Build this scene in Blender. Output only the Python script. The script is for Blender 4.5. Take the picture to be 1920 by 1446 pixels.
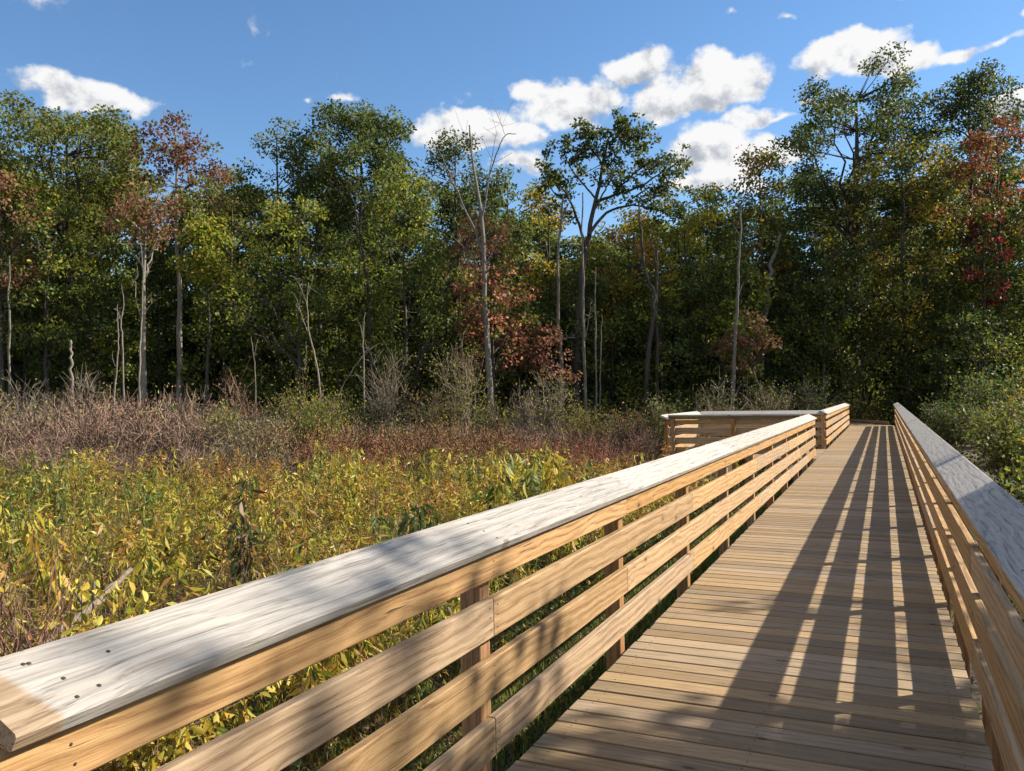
import bpy, math, random
import numpy as np
from mathutils import Matrix, Vector

random.seed(7)
RNG = np.random.default_rng(7)
scn = bpy.context.scene
COL = scn.collection
for o in list(bpy.data.objects):
    bpy.data.objects.remove(o)

# ------------------------------------------------------------------ camera
F_PX, W_PX, H_PX = 1531.0, 1920.0, 1446.0
YAW, PITCH, ROLL, EYE = math.radians(24.497), math.radians(0.826), math.radians(-0.941), 1.5


def _world(v):
    cy, sy = math.cos(YAW), math.sin(YAW)
    return np.array([cy * v[0] - sy * v[1], sy * v[0] + cy * v[1], v[2]])


_c, _s, _cp, _sp = math.cos(ROLL), math.sin(ROLL), math.cos(PITCH), math.sin(PITCH)
C_R = _world((_c, -_sp * _s, _cp * _s))
C_U = _world((-_s, -_sp * _c, _cp * _c))
C_F = _world((0.0, _cp, _sp))
C_P = np.array([0.0, 0.0, EYE])
cam_d = bpy.data.cameras.new("camera")
cam = bpy.data.objects.new("camera", cam_d)
COL.objects.link(cam)
cam.matrix_world = Matrix(((C_R[0], C_U[0], -C_F[0], 0.0), (C_R[1], C_U[1], -C_F[1], 0.0),
                           (C_R[2], C_U[2], -C_F[2], EYE), (0, 0, 0, 1)))
cam_d.sensor_width = 36.0
cam_d.lens = F_PX / W_PX * 36.0
cam_d.clip_start = 0.05
cam_d.clip_end = 3000.0
scn.camera = cam

# ------------------------------------------------------------------ light
SUN_AZ = math.radians(52.0)      # clockwise from +Y (the boardwalk's direction)
SUN_EL = math.radians(34.0)
SUN_V = np.array([math.sin(SUN_AZ) * math.cos(SUN_EL), math.cos(SUN_AZ) * math.cos(SUN_EL), math.sin(SUN_EL)])
sun_d = bpy.data.lights.new("sun", 'SUN')
sun_d.energy = 5.0
sun_d.angle = math.radians(0.55)
sun_d.color = (1.0, 0.905, 0.76)
sun = bpy.data.objects.new("sun", sun_d)
COL.objects.link(sun)
sun.rotation_euler = Vector(SUN_V).to_track_quat('Z', 'Y').to_euler()

scn.render.engine = 'CYCLES'
scn.cycles.use_denoising = True
scn.cycles.max_bounces = 5
scn.cycles.use_adaptive_sampling = True
scn.cycles.adaptive_threshold = 0.02
scn.cycles.transmission_bounces = 4
scn.cycles.diffuse_bounces = 2
scn.view_settings.view_transform = 'Standard'
scn.view_settings.look = 'None'
scn.view_settings.gamma = 1.0
scn.view_settings.exposure = 1.12
scn.view_settings.use_curve_mapping = False


# ------------------------------------------------------------------ node helper
class NT:
    def __init__(s, tree):
        s.t = tree
        s.n = tree.nodes
        s.l = tree.links

    def add(s, typ, **kw):
        n = s.n.new(typ)
        for k, v in kw.items():
            setattr(n, k, v)
        return n

    def put(s, sock, v):
        if v is None:
            return
        if isinstance(v, bpy.types.NodeSocket):
            s.l.new(v, sock)
        else:
            sock.default_value = v

    def math(s, op, a=None, b=None, c=None, clamp=False):
        n = s.add('ShaderNodeMath', operation=op)
        n.use_clamp = clamp
        for i, v in enumerate((a, b, c)):
            s.put(n.inputs[i], v)
        return n.outputs[0]

    def vmath(s, op, a=None, b=None):
        n = s.add('ShaderNodeVectorMath', operation=op)
        s.put(n.inputs[0], a)
        s.put(n.inputs[1], b)
        return n.outputs[0]

    def noise(s, vec, scale, detail=4, rough=0.55, dist=0.0):
        n = s.add('ShaderNodeTexNoise')
        s.put(n.inputs['Vector'], vec)
        s.put(n.inputs['Scale'], scale)
        s.put(n.inputs['Detail'], detail)
        s.put(n.inputs['Roughness'], rough)
        s.put(n.inputs['Distortion'], dist)
        return n.outputs['Fac']

    def ramp(s, fac, stops, interp='LINEAR'):
        n = s.add('ShaderNodeValToRGB')
        n.color_ramp.interpolation = interp
        e = n.color_ramp.elements
        while len(e) < len(stops):
            e.new(0.5)
        for i, (p, c) in enumerate(stops):
            e[i].position = p
            e[i].color = (c, c, c, 1) if isinstance(c, (int, float)) else (*c, 1)
        s.put(n.inputs[0], fac)
        return n.outputs[0]

    def mix(s, fac, a, b, blend='MIX'):
        n = s.add('ShaderNodeMix', data_type='RGBA', blend_type=blend)
        s.put(n.inputs[0], fac)
        s.put(n.inputs[6], (*a, 1) if isinstance(a, tuple) and len(a) == 3 else a)
        s.put(n.inputs[7], (*b, 1) if isinstance(b, tuple) and len(b) == 3 else b)
        return n.outputs[2]

    def smooth(s, v, lo, hi):
        n = s.add('ShaderNodeMapRange', interpolation_type='SMOOTHSTEP')
        s.put(n.inputs[0], v)
        s.put(n.inputs[1], lo)
        s.put(n.inputs[2], hi)
        return n.outputs[0]

    def mapping(s, vec, scale=(1, 1, 1), loc=(0, 0, 0)):
        n = s.add('ShaderNodeMapping')
        s.put(n.inputs['Vector'], vec)
        s.put(n.inputs['Location'], loc)
        n.inputs['Scale'].default_value = scale
        return n.outputs[0]


# ------------------------------------------------------------------ sky with cumulus
world = bpy.data.worlds.new("World")
scn.world = world
world.use_nodes = True
w = NT(world.node_tree)
w.n.clear()
sky = w.add('ShaderNodeTexSky', sky_type='NISHITA')
sky.sun_disc = False
sky.sun_elevation = SUN_EL
sky.sun_rotation = SUN_AZ
sky.air_density = 1.0
sky.dust_density = 0.05
sky.ozone_density = 3.0
SKY_STRENGTH = 0.080
bg_sky = w.add('ShaderNodeBackground')
bg_sky.inputs[1].default_value = SKY_STRENGTH
hs = w.add('ShaderNodeHueSaturation')
hs.inputs['Saturation'].default_value = 1.12
w.l.new(sky.outputs[0], hs.inputs['Color'])
w.l.new(hs.outputs[0], bg_sky.inputs[0])
gen = w.add('ShaderNodeTexCoord').outputs['Generated']
sep = w.add('ShaderNodeSeparateXYZ')
w.l.new(gen, sep.inputs[0])
az = w.math('ARCTAN2', sep.outputs[0], sep.outputs[1])
el = w.math('ARCSINE', sep.outputs[2])
dome = w.add('ShaderNodeCombineXYZ')
w.put(dome.inputs[0], w.math('MULTIPLY', az, 1.0))
w.put(dome.inputs[1], w.math('MULTIPLY', el, 1.15))
dome = dome.outputs[0]
nbig = w.noise(dome, 9.0, 8, 0.60)
nfine = w.noise(w.vmath('ADD', dome, (1.9, 0.4, 5.2)), 26.0, 6, 0.62)
wob = w.noise(w.vmath('ADD', dome, (3.1, 7.7, 1.3)), 6.0, 4, 0.5)
# clouds: photo column, row, half width, half height (turned into directions of the sky), weight
CLOUDS_PX = [(165, 182, 140, 42, 1.05), (650, 184, 52, 18, .62), (578, 188, 20, 9, .5), (880, 248, 122, 48, 1.1), (990, 258, 62, 34, .95), (985, 308, 66, 30, .8), (1080, 195, 125, 58, 1.1), (1180, 128, 80, 36, .95),
             (1245, 185, 80, 60, 1.05), (1000, 172, 60, 32, .85), (1360, 150, 88, 66, 1.15), (1405, 218, 52, 30, .8), (1335, 285, 98, 58, 1.15), (1425, 292, 80, 44, 1.05), (1325, 345, 100, 34, 1.0), (1505, 186, 26, 19, .75),
             (1450, 226, 50, 15, .55), (1595, 98, 100, 44, 1.05), (1685, 118, 112, 38, 1.05), (1795, 102, 60, 26, .85), (1850, 94, 48, 17, .62), (1900, 206, 60, 30, .95), (1700, 6, 44, 11, .62), (1375, 28, 18, 14, .5), (1465, 26, 30, 12, .5),
             (1912, 38, 16, 20, .6), (-160, 190, 110, 50, .9), (2150, 180, 150, 70, 1.0), (2400, 60, 120, 60, 1.0)]
CLOUDS = []
for _x, _y, _hw, _hh, _w in CLOUDS_PX:
    d_ = C_F + (_x - 960.0) / F_PX * C_R - (_y - 723.0) / F_PX * C_U
    n_ = np.linalg.norm(d_)
    CLOUDS.append((math.degrees(math.atan2(d_[0], d_[1])), math.degrees(math.asin(d_[2] / n_)), math.degrees(_hw / F_PX / n_), math.degrees(_hh / F_PX / n_ ** 1.0), _w))
dens = None
low = None
# billows: the clouds' outlines are pushed about by noise
waz = w.math('ADD', az, w.math('MULTIPLY', w.math('SUBTRACT', w.noise(w.vmath('ADD', dome, (8.3, 2.2, 0.7)), 16.0, 3, 0.5), 0.5), 0.055))
wel = w.math('ADD', el, w.math('MULTIPLY', w.math('SUBTRACT', w.noise(w.vmath('ADD', dome, (2.3, 9.2, 4.7)), 16.0, 3, 0.5), 0.5), 0.055))
for (a0, e0, ra, re, wt) in CLOUDS:
    a0, e0, ra, re = (math.radians(v) for v in (a0, e0, ra, re))
    dx = w.math('MULTIPLY', w.math('SUBTRACT', waz, a0), 1.0 / ra)
    dy = w.math('MULTIPLY', w.math('SUBTRACT', wel, e0), 1.0 / re)
    # flatter base than top
    dy2 = w.math('MAXIMUM', dy, w.math('MULTIPLY', dy, -1.35))
    r2 = w.math('ADD', w.math('MULTIPLY', dx, dx), w.math('MULTIPLY', dy2, dy2))
    m = w.math('MULTIPLY', w.math('SUBTRACT', 1.0, w.math('MULTIPLY', w.math('SQRT', r2), 0.80)), wt)
    lo_ = w.math('MULTIPLY', w.math('SUBTRACT', 0.35, dy), w.math('MAXIMUM', m, 0.0))
    if dens is None:
        dens, low = m, lo_
    else:
        n = w.add('ShaderNodeMath', operation='SMOOTH_MAX')
        w.put(n.inputs[0], dens); w.put(n.inputs[1], m); n.inputs[2].default_value = 0.12
        dens = n.outputs[0]
        low = w.math('MAXIMUM', low, lo_)
# the same scattered fair-weather cumulus over the rest of the sky
far = w.noise(w.mapping(gen, (1.0, 1.0, 2.2), (4.0, 1.0, 2.0)), 4.2, 6, 0.55)
away = w.smooth(w.math('ABSOLUTE', w.math('ADD', az, math.radians(18.0))), 0.85, 1.15)
farm = w.math('MULTIPLY', w.math('SUBTRACT', w.math('MULTIPLY', far, 2.6), 0.95), away)
dens = w.math('MAXIMUM', dens, farm)
d2 = w.math('ADD', dens, w.math('MULTIPLY', w.math('SUBTRACT', nbig, 0.5), w.math('MULTIPLY', w.smooth(dens, -0.45, 0.25), 1.7)))
d2 = w.math('ADD', d2, w.math('MULTIPLY', w.math('SUBTRACT', nfine, 0.5), 0.75))
mask = w.smooth(d2, 0.18, 0.50)
# shading inside the cloud: thick lower parts turn grey, sun side stays white
nsh = w.noise(w.vmath('ADD', dome, (0.016, 0.022, 0.0)), 9.0, 8, 0.60)
relief = w.math('SUBTRACT', nbig, nsh)
sh = w.math('ADD', w.math('MULTIPLY', low, 0.85), w.math('MULTIPLY', relief, -4.6))
sh = w.math('ADD', sh, w.math('MULTIPLY', w.math('SUBTRACT', wob, 0.5), 0.9))
shade = w.smooth(sh, 0.05, 0.85)
ccol = w.mix(shade, (0.44, 0.44, 0.44), (0.20, 0.215, 0.25))
bg_c = w.add('ShaderNodeBackground')
w.put(bg_c.inputs[0], ccol)
bg_c.inputs[1].default_value = 1.0
mixs = w.add('ShaderNodeMixShader')
w.put(mixs.inputs[0], mask)
w.l.new(bg_sky.outputs[0], mixs.inputs[1])
w.l.new(bg_c.outputs[0], mixs.inputs[2])
world.cycles.sampling_method = 'MANUAL'
world.cycles.sample_map_resolution = 512
wo = w.add('ShaderNodeOutputWorld')
w.l.new(mixs.outputs[0], wo.inputs[0])

# ------------------------------------------------------------------ geometry helpers
ZG = -0.80                       # marsh ground; the deck's top is z = 0


def pt(px, py, depth):
    """photo pixel at a depth (metres along the optical axis) -> world point"""
    return C_P + depth * (C_F + (px - 960.0) / F_PX * C_R - (py - 723.0) / F_PX * C_U)


def at_z(px, depth, z=ZG):
    x = (px - 960.0) / F_PX
    y = ((z - EYE) / depth - C_F[2] - x * C_R[2]) / C_U[2]
    return C_P + depth * (C_F + x * C_R + y * C_U)


def px_of(P):
    d = np.asarray(P, float) - C_P
    k = d @ C_F
    return 960 + F_PX * (d @ C_R) / k, 723 - F_PX * (d @ C_U) / k, k


def link(o, parent=None, name_mat=None):
    COL.objects.link(o)
    if parent is not None:
        o.parent = parent
    return o


def tag(o, label=None, cat=None, group=None, kind=None):
    if label: o['label'] = label
    if cat: o['category'] = cat
    if group: o['group'] = group
    if kind: o['kind'] = kind
    return o


def empty(name, loc=(0, 0, 0), **kw):
    o = bpy.data.objects.new(name, None)
    o.empty_display_size = 0.2
    o.location = loc
    COL.objects.link(o)
    return tag(o, **kw)


def mesh_np(name, V, Q, T=None, col=None, smooth=False):
    """numpy arrays -> mesh (quads Q, triangles T, per-vertex colour)"""
    V = np.asarray(V, np.float32).reshape(-1, 3)
    Q = np.asarray(Q, np.int32).reshape(-1, 4) if Q is not None else np.zeros((0, 4), np.int32)
    T = np.asarray(T, np.int32).reshape(-1, 3) if T is not None else np.zeros((0, 3), np.int32)
    me = bpy.data.meshes.new(name)
    me.vertices.add(len(V))
    me.vertices.foreach_set('co', V.ravel())
    loops = np.concatenate([Q.ravel(), T.ravel()])
    me.loops.add(len(loops))
    me.loops.foreach_set('vertex_index', loops)
    tot = np.concatenate([np.full(len(Q), 4, np.int32), np.full(len(T), 3, np.int32)])
    start = np.concatenate([[0], np.cumsum(tot)[:-1]]).astype(np.int32)
    me.polygons.add(len(tot))
    me.polygons.foreach_set('loop_start', start)
    me.polygons.foreach_set('loop_total', tot)
    if smooth:
        me.polygons.foreach_set('use_smooth', np.ones(len(tot), bool))
    if col is not None:
        a = me.color_attributes.new('col', 'FLOAT_COLOR', 'POINT')
        c = np.ones((len(V), 4), np.float32)
        c[:, :3] = col
        a.data.foreach_set('color', c.ravel())
    me.update(calc_edges=True)
    me.validate()
    return me


def obj(name, me, mat, parent=None):
    o = bpy.data.objects.new(name, me)
    if mat is not None and len(me.materials) == 0:
        me.materials.append(mat)
    return link(o, parent)


def tube(P, R, k=5, cap=True):
    """tapered tube along polyline P with radii R"""
    P = np.asarray(P, float)
    R = np.asarray(R, float)
    n = len(P)
    T = np.gradient(P, axis=0)
    T /= np.linalg.norm(T, axis=1)[:, None] + 1e-9
    ref = np.array([0.31, 0.83, 0.12]) if abs(T[0] @ np.array([0.31, 0.83, 0.12])) < 0.8 else np.array([0.9, -0.2, 0.1])
    A = np.cross(T, ref)
    A /= np.linalg.norm(A, axis=1)[:, None] + 1e-9
    B = np.cross(T, A)
    th = np.arange(k) * 2 * np.pi / k
    V = P[:, None, :] + R[:, None, None] * (np.cos(th)[None, :, None] * A[:, None, :] + np.sin(th)[None, :, None] * B[:, None, :])
    V = V.reshape(-1, 3)
    i = np.arange(n - 1)[:, None] * k
    j = np.arange(k)[None, :]
    j2 = (j + 1) % k
    Q = np.stack([i + j, i + j2, i + k + j2, i + k + j], -1).reshape(-1, 4)
    return V, Q


def ribbon(P, R):
    """flat tapered strip along polyline P, for twigs too thin to show their roundness"""
    P = np.asarray(P, float)
    T = np.gradient(P, axis=0)
    T /= np.linalg.norm(T, axis=1)[:, None] + 1e-9
    ref = np.random.default_rng(int(abs(P[0, 0] * 7919 + P[-1, 1] * 104729) * 100) % 99991).normal(size=3)
    S = np.cross(T, ref)
    S /= np.linalg.norm(S, axis=1)[:, None] + 1e-9
    R = np.asarray(R, float)[:, None]
    V = np.stack([P - S * R, P + S * R], 1).reshape(-1, 3)
    i = np.arange(len(P) - 1) * 2
    return V, np.stack([i, i + 1, i + 3, i + 2], -1)


class Acc:
    """collects vertices, quads and colours of one mesh"""
    def __init__(s):
        s.V, s.Q, s.C, s.n = [], [], [], 0

    def add(s, V, Q, col=(0.2, 0.2, 0.2)):
        V = np.asarray(V, np.float32)
        s.V.append(V)
        s.Q.append(np.asarray(Q, np.int64) + s.n)
        c = np.empty((len(V), 3), np.float32)
        c[:] = col
        s.C.append(c)
        s.n += len(V)

    def mesh(s, name, smooth=False):
        return mesh_np(name, np.concatenate(s.V), np.concatenate(s.Q), None, np.concatenate(s.C), smooth)


def unit(v):
    return v / (np.linalg.norm(v, axis=-1, keepdims=True) + 1e-9)


def leaves(P, D, length, width, col, fold=0.25, rng=RNG):
    """one rhombic, slightly folded leaf at each point P along direction D"""
    n = len(P)
    D = unit(D)
    side = unit(np.cross(D, rng.normal(size=(n, 3))))
    nrm = np.cross(side, D)
    L = np.broadcast_to(np.asarray(length, float).reshape(-1, 1), (n, 1))
    Wd = np.broadcast_to(np.asarray(width, float).reshape(-1, 1), (n, 1))
    mid = P + D * L * 0.45
    a = P
    b = mid + side * Wd * 0.5 + nrm * Wd * fold
    c = P + D * L - nrm * L * 0.12
    d = mid - side * Wd * 0.5 + nrm * Wd * fold
    V = np.stack([a, b, c, d], 1).reshape(-1, 3)
    Q = np.arange(4 * n).reshape(-1, 4)
    C = np.repeat(col, 4, axis=0)
    return V, Q, C


def leaves_fine(P, D, length, width, col, rng=RNG):
    """pointed oval leaves with a keeled midrib, for plants close to the camera"""
    n = len(P)
    D = unit(D)
    side = unit(np.cross(D, rng.normal(size=(n, 3))))
    nrm = np.cross(side, D)
    L = np.asarray(length, float).reshape(-1, 1)
    Wd = np.asarray(width, float).reshape(-1, 1)
    k = Wd * .22
    pts = [P, P + D * L * .28 + side * Wd * .46 + nrm * k, P + D * L * .62 + side * Wd * .40 + nrm * (k - L * .05), P + D * L - nrm * L * .16,
           P + D * L * .62 - side * Wd * .40 + nrm * (k - L * .05), P + D * L * .28 - side * Wd * .46 + nrm * k, P + D * L * .45 - nrm * L * .02]
    V = np.stack(pts, 1).reshape(-1, 3)
    q = np.array([[0, 1, 2, 6], [6, 2, 3, 4], [0, 6, 4, 5]])
    Q = (np.arange(n)[:, None, None] * 7 + q[None]).reshape(-1, 4)
    return V, Q, np.repeat(col, 7, axis=0)


def pick(palette, n, rng=RNG, jit=0.18, weights=None):
    pal = np.array(palette, float)
    c = pal[rng.choice(len(pal), n, p=weights)]
    return np.clip(c * (1 + rng.normal(0, jit, (n, 1))) * (1 + rng.normal(0, jit * 0.35, (n, 3))), 0.004, 0.9)


# ------------------------------------------------------------------ materials
def new_mat(name):
    m = bpy.data.materials.new(name)
    m.use_nodes = True
    t = NT(m.node_tree)
    t.n.clear()
    out = t.add('ShaderNodeOutputMaterial')
    return m, t, out


def wood(name, base, dark, light, grey=0.0, rough=0.75, grain=1.0, end_patch=None, tint=0.14, ringw=0.17):
    m, t, out = new_mat(name)
    tc = t.add('ShaderNodeTexCoord').outputs['Object']
    oi = t.add('ShaderNodeObjectInfo')
    rnd = oi.outputs['Random']
    off = t.add('ShaderNodeCombineXYZ')
    t.put(off.inputs[0], t.math('MULTIPLY', rnd, 91.0))
    t.put(off.inputs[1], t.math('MULTIPLY', rnd, 37.0))
    t.put(off.inputs[2], t.math('MULTIPLY', rnd, 53.0))
    v = t.vmath('ADD', tc, off.outputs[0])
    warp = t.noise(t.mapping(v, (0.9, 3.0, 3.0)), 1.6, 3, 0.5)
    wv = t.add('ShaderNodeCombineXYZ')
    t.put(wv.inputs[1], t.math('MULTIPLY', t.math('SUBTRACT', warp, 0.5), 0.07))
    t.put(wv.inputs[2], t.math('MULTIPLY', t.math('SUBTRACT', warp, 0.5), 0.07))
    v2 = t.vmath('ADD', v, wv.outputs[0])
    # growth rings cut lengthwise
    ring = t.add('ShaderNodeTexWave', wave_type='BANDS', bands_direction='DIAGONAL')
    t.put(ring.inputs['Vector'], t.mapping(v2, (0.16, 15.0, 15.0)))
    ring.inputs['Scale'].default_value = 1.0
    ring.inputs['Distortion'].default_value = 3.2
    ring.inputs['Detail'].default_value = 3.0
    ring.inputs['Detail Scale'].default_value = 0.35
    rg = ring.outputs['Fac']
    fine = t.noise(t.mapping(v2, (1.7, 130.0, 130.0)), 1.0, 5, 0.7)
    blot = t.noise(t.mapping(v, (1.3, 5.0, 5.0)), 1.5, 4, 0.6)
    g = t.math('ADD', t.math('MULTIPLY', rg, ringw), t.math('MULTIPLY', fine, 1.10 - ringw))
    colr = t.ramp(t.math('MULTIPLY', g, 1.0), [(0.36, dark), (0.50, base), (0.68, light)])
    colr = t.mix(t.math('MULTIPLY', t.smooth(blot, 0.42, 0.72), 0.30 if not grey > 0.5 else 0.12), colr, tuple(0.72 * c for c in base))
    # knots
    vor = t.add('ShaderNodeTexVoronoi', feature='F1')
    t.put(vor.inputs['Vector'], t.mapping(v, (3.0, 7.0, 0.7)))
    vor.inputs['Scale'].default_value = 0.85
    dist = t.math('ADD', vor.outputs['Distance'], t.math('MULTIPLY', t.math('SUBTRACT', fine, 0.5), 0.05))
    knot = t.math('SUBTRACT', 1.0, t.smooth(dist, 0.05, 0.10))
    halo = t.math('SUBTRACT', 1.0, t.smooth(dist, 0.08, 0.26))
    colr = t.mix(t.math('MULTIPLY', halo, 0.45), colr, tuple(0.62 * c for c in base))
    colr = t.mix(t.math('MULTIPLY', knot, 0.85), colr, (dark[0] * 0.35, dark[1] * 0.28, dark[2] * 0.25))
    # drying cracks
    ck = t.noise(t.mapping(v2, (1.1, 60.0, 60.0)), 1.0, 2, 0.5)
    crack = t.math('MULTIPLY', t.smooth(ck, 0.66, 0.73), t.smooth(blot, 0.42, 0.58))
    colr = t.mix(t.math('MULTIPLY', crack, 0.75), colr, (dark[0] * 0.3, dark[1] * 0.3, dark[2] * 0.3))
    if grey:
        gn = t.noise(t.mapping(v, (0.6, 6.0, 6.0)), 2.0, 5, 0.6)
        gf = t.math('MULTIPLY', t.smooth(gn, 0.16, 0.46), grey)
        gcol = t.ramp(g, [(0.36, (0.13, 0.12, 0.106)), (0.485, (0.285, 0.265, 0.24)), (0.64, (0.39, 0.37, 0.342))])
        gcol = t.mix(t.math('MULTIPLY', knot, 0.7), gcol, (0.12, 0.085, 0.06))
        gcol = t.mix(t.math('MULTIPLY', crack, 0.8), gcol, (0.10, 0.09, 0.085))
        if end_patch is not None:  # one end of the board is browner, without the grey layer
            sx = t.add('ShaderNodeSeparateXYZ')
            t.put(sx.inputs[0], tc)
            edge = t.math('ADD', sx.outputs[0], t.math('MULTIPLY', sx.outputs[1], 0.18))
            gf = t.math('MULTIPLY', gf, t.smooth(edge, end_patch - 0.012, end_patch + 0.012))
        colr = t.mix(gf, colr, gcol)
    # board-to-board tint
    hsv = t.add('ShaderNodeHueSaturation')
    t.put(hsv.inputs['Color'], colr)
    t.put(hsv.inputs['Value'], t.math('ADD', 1.0 - tint, t.math('MULTIPLY', rnd, 2 * tint)))
    t.put(hsv.inputs['Saturation'], t.math('ADD', 0.85, t.math('MULTIPLY', t.math('FRACT', t.math('MULTIPLY', rnd, 17.3)), 0.3)))
    b = t.add('ShaderNodeBsdfPrincipled')
    t.put(b.inputs['Base Color'], hsv.outputs[0])
    t.put(b.inputs['Roughness'], t.math('ADD', rough - 0.1, t.math('MULTIPLY', fine, 0.2)))
    b.inputs['Specular IOR Level'].default_value = 0.3
    bump = t.add('ShaderNodeBump')
    bump.inputs['Strength'].default_value = 0.5
    bump.inputs['Distance'].default_value = 0.004 * grain
    hgt = t.math('SUBTRACT', t.math('ADD', g, t.math('MULTIPLY', knot, 0.3)), t.math('MULTIPLY', crack, 1.6))
    t.put(bump.inputs['Height'], hgt)
    t.put(b.inputs['Normal'], bump.outputs[0])
    t.l.new(b.outputs[0], out.inputs[0])
    return m


M_CAP = wood('weathered_cap_wood', (0.42, 0.34, 0.25), (0.22, 0.16, 0.10), (0.55, 0.47, 0.37), grey=0.92, rough=0.62, ringw=0.10)
M_CAP0 = wood('weathered_cap_wood_with_brown_end', (0.27, 0.19, 0.115), (0.15, 0.10, 0.055), (0.36, 0.27, 0.18), grey=0.95, rough=0.62, ringw=0.10, end_patch=-1.86)
M_RAIL = wood('pine_rail_wood', (0.31, 0.195, 0.096), (0.19, 0.110, 0.050), (0.41, 0.28, 0.152))
M_RAIL_TOP = wood('golden_rail_wood', (0.325, 0.172, 0.052), (0.165, 0.075, 0.020), (0.42, 0.248, 0.09))
M_POST = wood('post_wood', (0.28, 0.14, 0.058), (0.16, 0.075, 0.03), (0.38, 0.22, 0.105))
M_DECK = wood('deck_wood', (0.235, 0.160, 0.082), (0.165, 0.108, 0.054), (0.30, 0.215, 0.118), grey=0.10, rough=0.7, tint=0.26, ringw=0.10)
M_BEAM = wood('beam_wood', (0.20, 0.14, 0.08), (0.10, 0.07, 0.04), (0.28, 0.2, 0.12))


def simple(name, colour, rough=0.6, metal=0.0):
    m, t, out = new_mat(name)
    b = t.add('ShaderNodeBsdfPrincipled')
    n = t.noise(t.add('ShaderNodeTexCoord').outputs['Object'], 40.0, 3)
    t.put(b.inputs['Base Color'], t.mix(n, tuple(0.7 * c for c in colour), tuple(min(1, 1.3 * c) for c in colour)))
    b.inputs['Roughness'].default_value = rough
    b.inputs['Metallic'].default_value = metal
    t.l.new(b.outputs[0], out.inputs[0])
    return m


M_SCREW = simple('rusty_screw', (0.05, 0.035, 0.03), 0.6, 0.4)


def leaf_mat(name, transl=0.35, rough=0.5, spec=0.35):
    m, t, out = new_mat(name)
    at = t.add('ShaderNodeAttribute')
    at.attribute_name = 'col'
    b = t.add('ShaderNodeBsdfPrincipled')
    t.put(b.inputs['Base Color'], at.outputs['Color'])
    b.inputs['Roughness'].default_value = rough
    b.inputs['Specular IOR Level'].default_value = spec
    tr = t.add('ShaderNodeBsdfTranslucent')
    t.put(tr.inputs[0], t.mix(0.5, at.outputs['Color'], t.mix(1.0, at.outputs['Color'], (1.5, 1.45, 0.6), 'MULTIPLY')))
    mx = t.add('ShaderNodeMixShader')
    mx.inputs[0].default_value = transl
    t.l.new(b.outputs[0], mx.inputs[1])
    t.l.new(tr.outputs[0], mx.inputs[2])
    t.l.new(mx.outputs[0], out.inputs[0])
    return m


M_LEAF = leaf_mat('leaf', 0.42, 0.55, 0.22)
M_HERB = leaf_mat('meadow_leaf', 0.35, 0.5, 0.3)


def bark_mat(name):
    m, t, out = new_mat(name)
    at = t.add('ShaderNodeAttribute')
    at.attribute_name = 'col'
    tc = t.add('ShaderNodeTexCoord').outputs['Object']
    n = t.noise(t.mapping(tc, (9, 9, 1.6)), 2.0, 5, 0.65)
    n2 = t.noise(tc, 1.2, 3, 0.6)
    c = t.mix(t.smooth(n, 0.3, 0.7), t.mix(1.0, at.outputs['Color'], (0.5, 0.48, 0.45), 'MULTIPLY'), at.outputs['Color'])
    c = t.mix(t.math('MULTIPLY', n2, 0.5), c, t.mix(1.0, c, (0.72, 0.75, 0.62), 'MULTIPLY'))
    b = t.add('ShaderNodeBsdfPrincipled')
    t.put(b.inputs['Base Color'], c)
    b.inputs['Roughness'].default_value = 0.85
    bump = t.add('ShaderNodeBump')
    bump.inputs['Distance'].default_value = 0.02
    t.put(bump.inputs['Height'], n)
    t.put(b.inputs['Normal'], bump.outputs[0])
    t.l.new(b.outputs[0], out.inputs[0])
    return m


M_BARK = bark_mat('bark')
M_TWIG = bark_mat('twig')


def ground_mat():
    m, t, out = new_mat('marsh_soil')
    tc = t.add('ShaderNodeTexCoord').outputs['Object']
    n = t.noise(tc, 0.7, 6, 0.6)
    n2 = t.noise(tc, 14.0, 5, 0.7)
    c = t.ramp(n, [(0.3, (0.030, 0.022, 0.013)), (0.6, (0.065, 0.045, 0.022)), (0.85, (0.07, 0.07, 0.025))])
    c = t.mix(t.smooth(n2, 0.45, 0.7), c, (0.075, 0.05, 0.025))
    b = t.add('ShaderNodeBsdfPrincipled')
    t.put(b.inputs['Base Color'], c)
    b.inputs['Roughness'].default_value = 0.9
    bump = t.add('ShaderNodeBump')
    bump.inputs['Distance'].default_value = 0.05
    t.put(bump.inputs['Height'], n2)
    t.put(b.inputs['Normal'], bump.outputs[0])
    t.l.new(b.outputs[0], out.inputs[0])
    return m


def water_mat():
    m, t, out = new_mat('marsh_water')
    tc = t.add('ShaderNodeTexCoord').outputs['Object']
    b = t.add('ShaderNodeBsdfPrincipled')
    b.inputs['Base Color'].default_value = (0.012, 0.012, 0.009, 1)
    b.inputs['Roughness'].default_value = 0.06
    b.inputs['IOR'].default_value = 1.33
    bump = t.add('ShaderNodeBump')
    bump.inputs['Strength'].default_value = 0.15
    bump.inputs['Distance'].default_value = 0.01
    t.put(bump.inputs['Height'], t.noise(tc, 6.0, 3))
    t.put(b.inputs['Normal'], bump.outputs[0])
    t.l.new(b.outputs[0], out.inputs[0])
    return m


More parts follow.
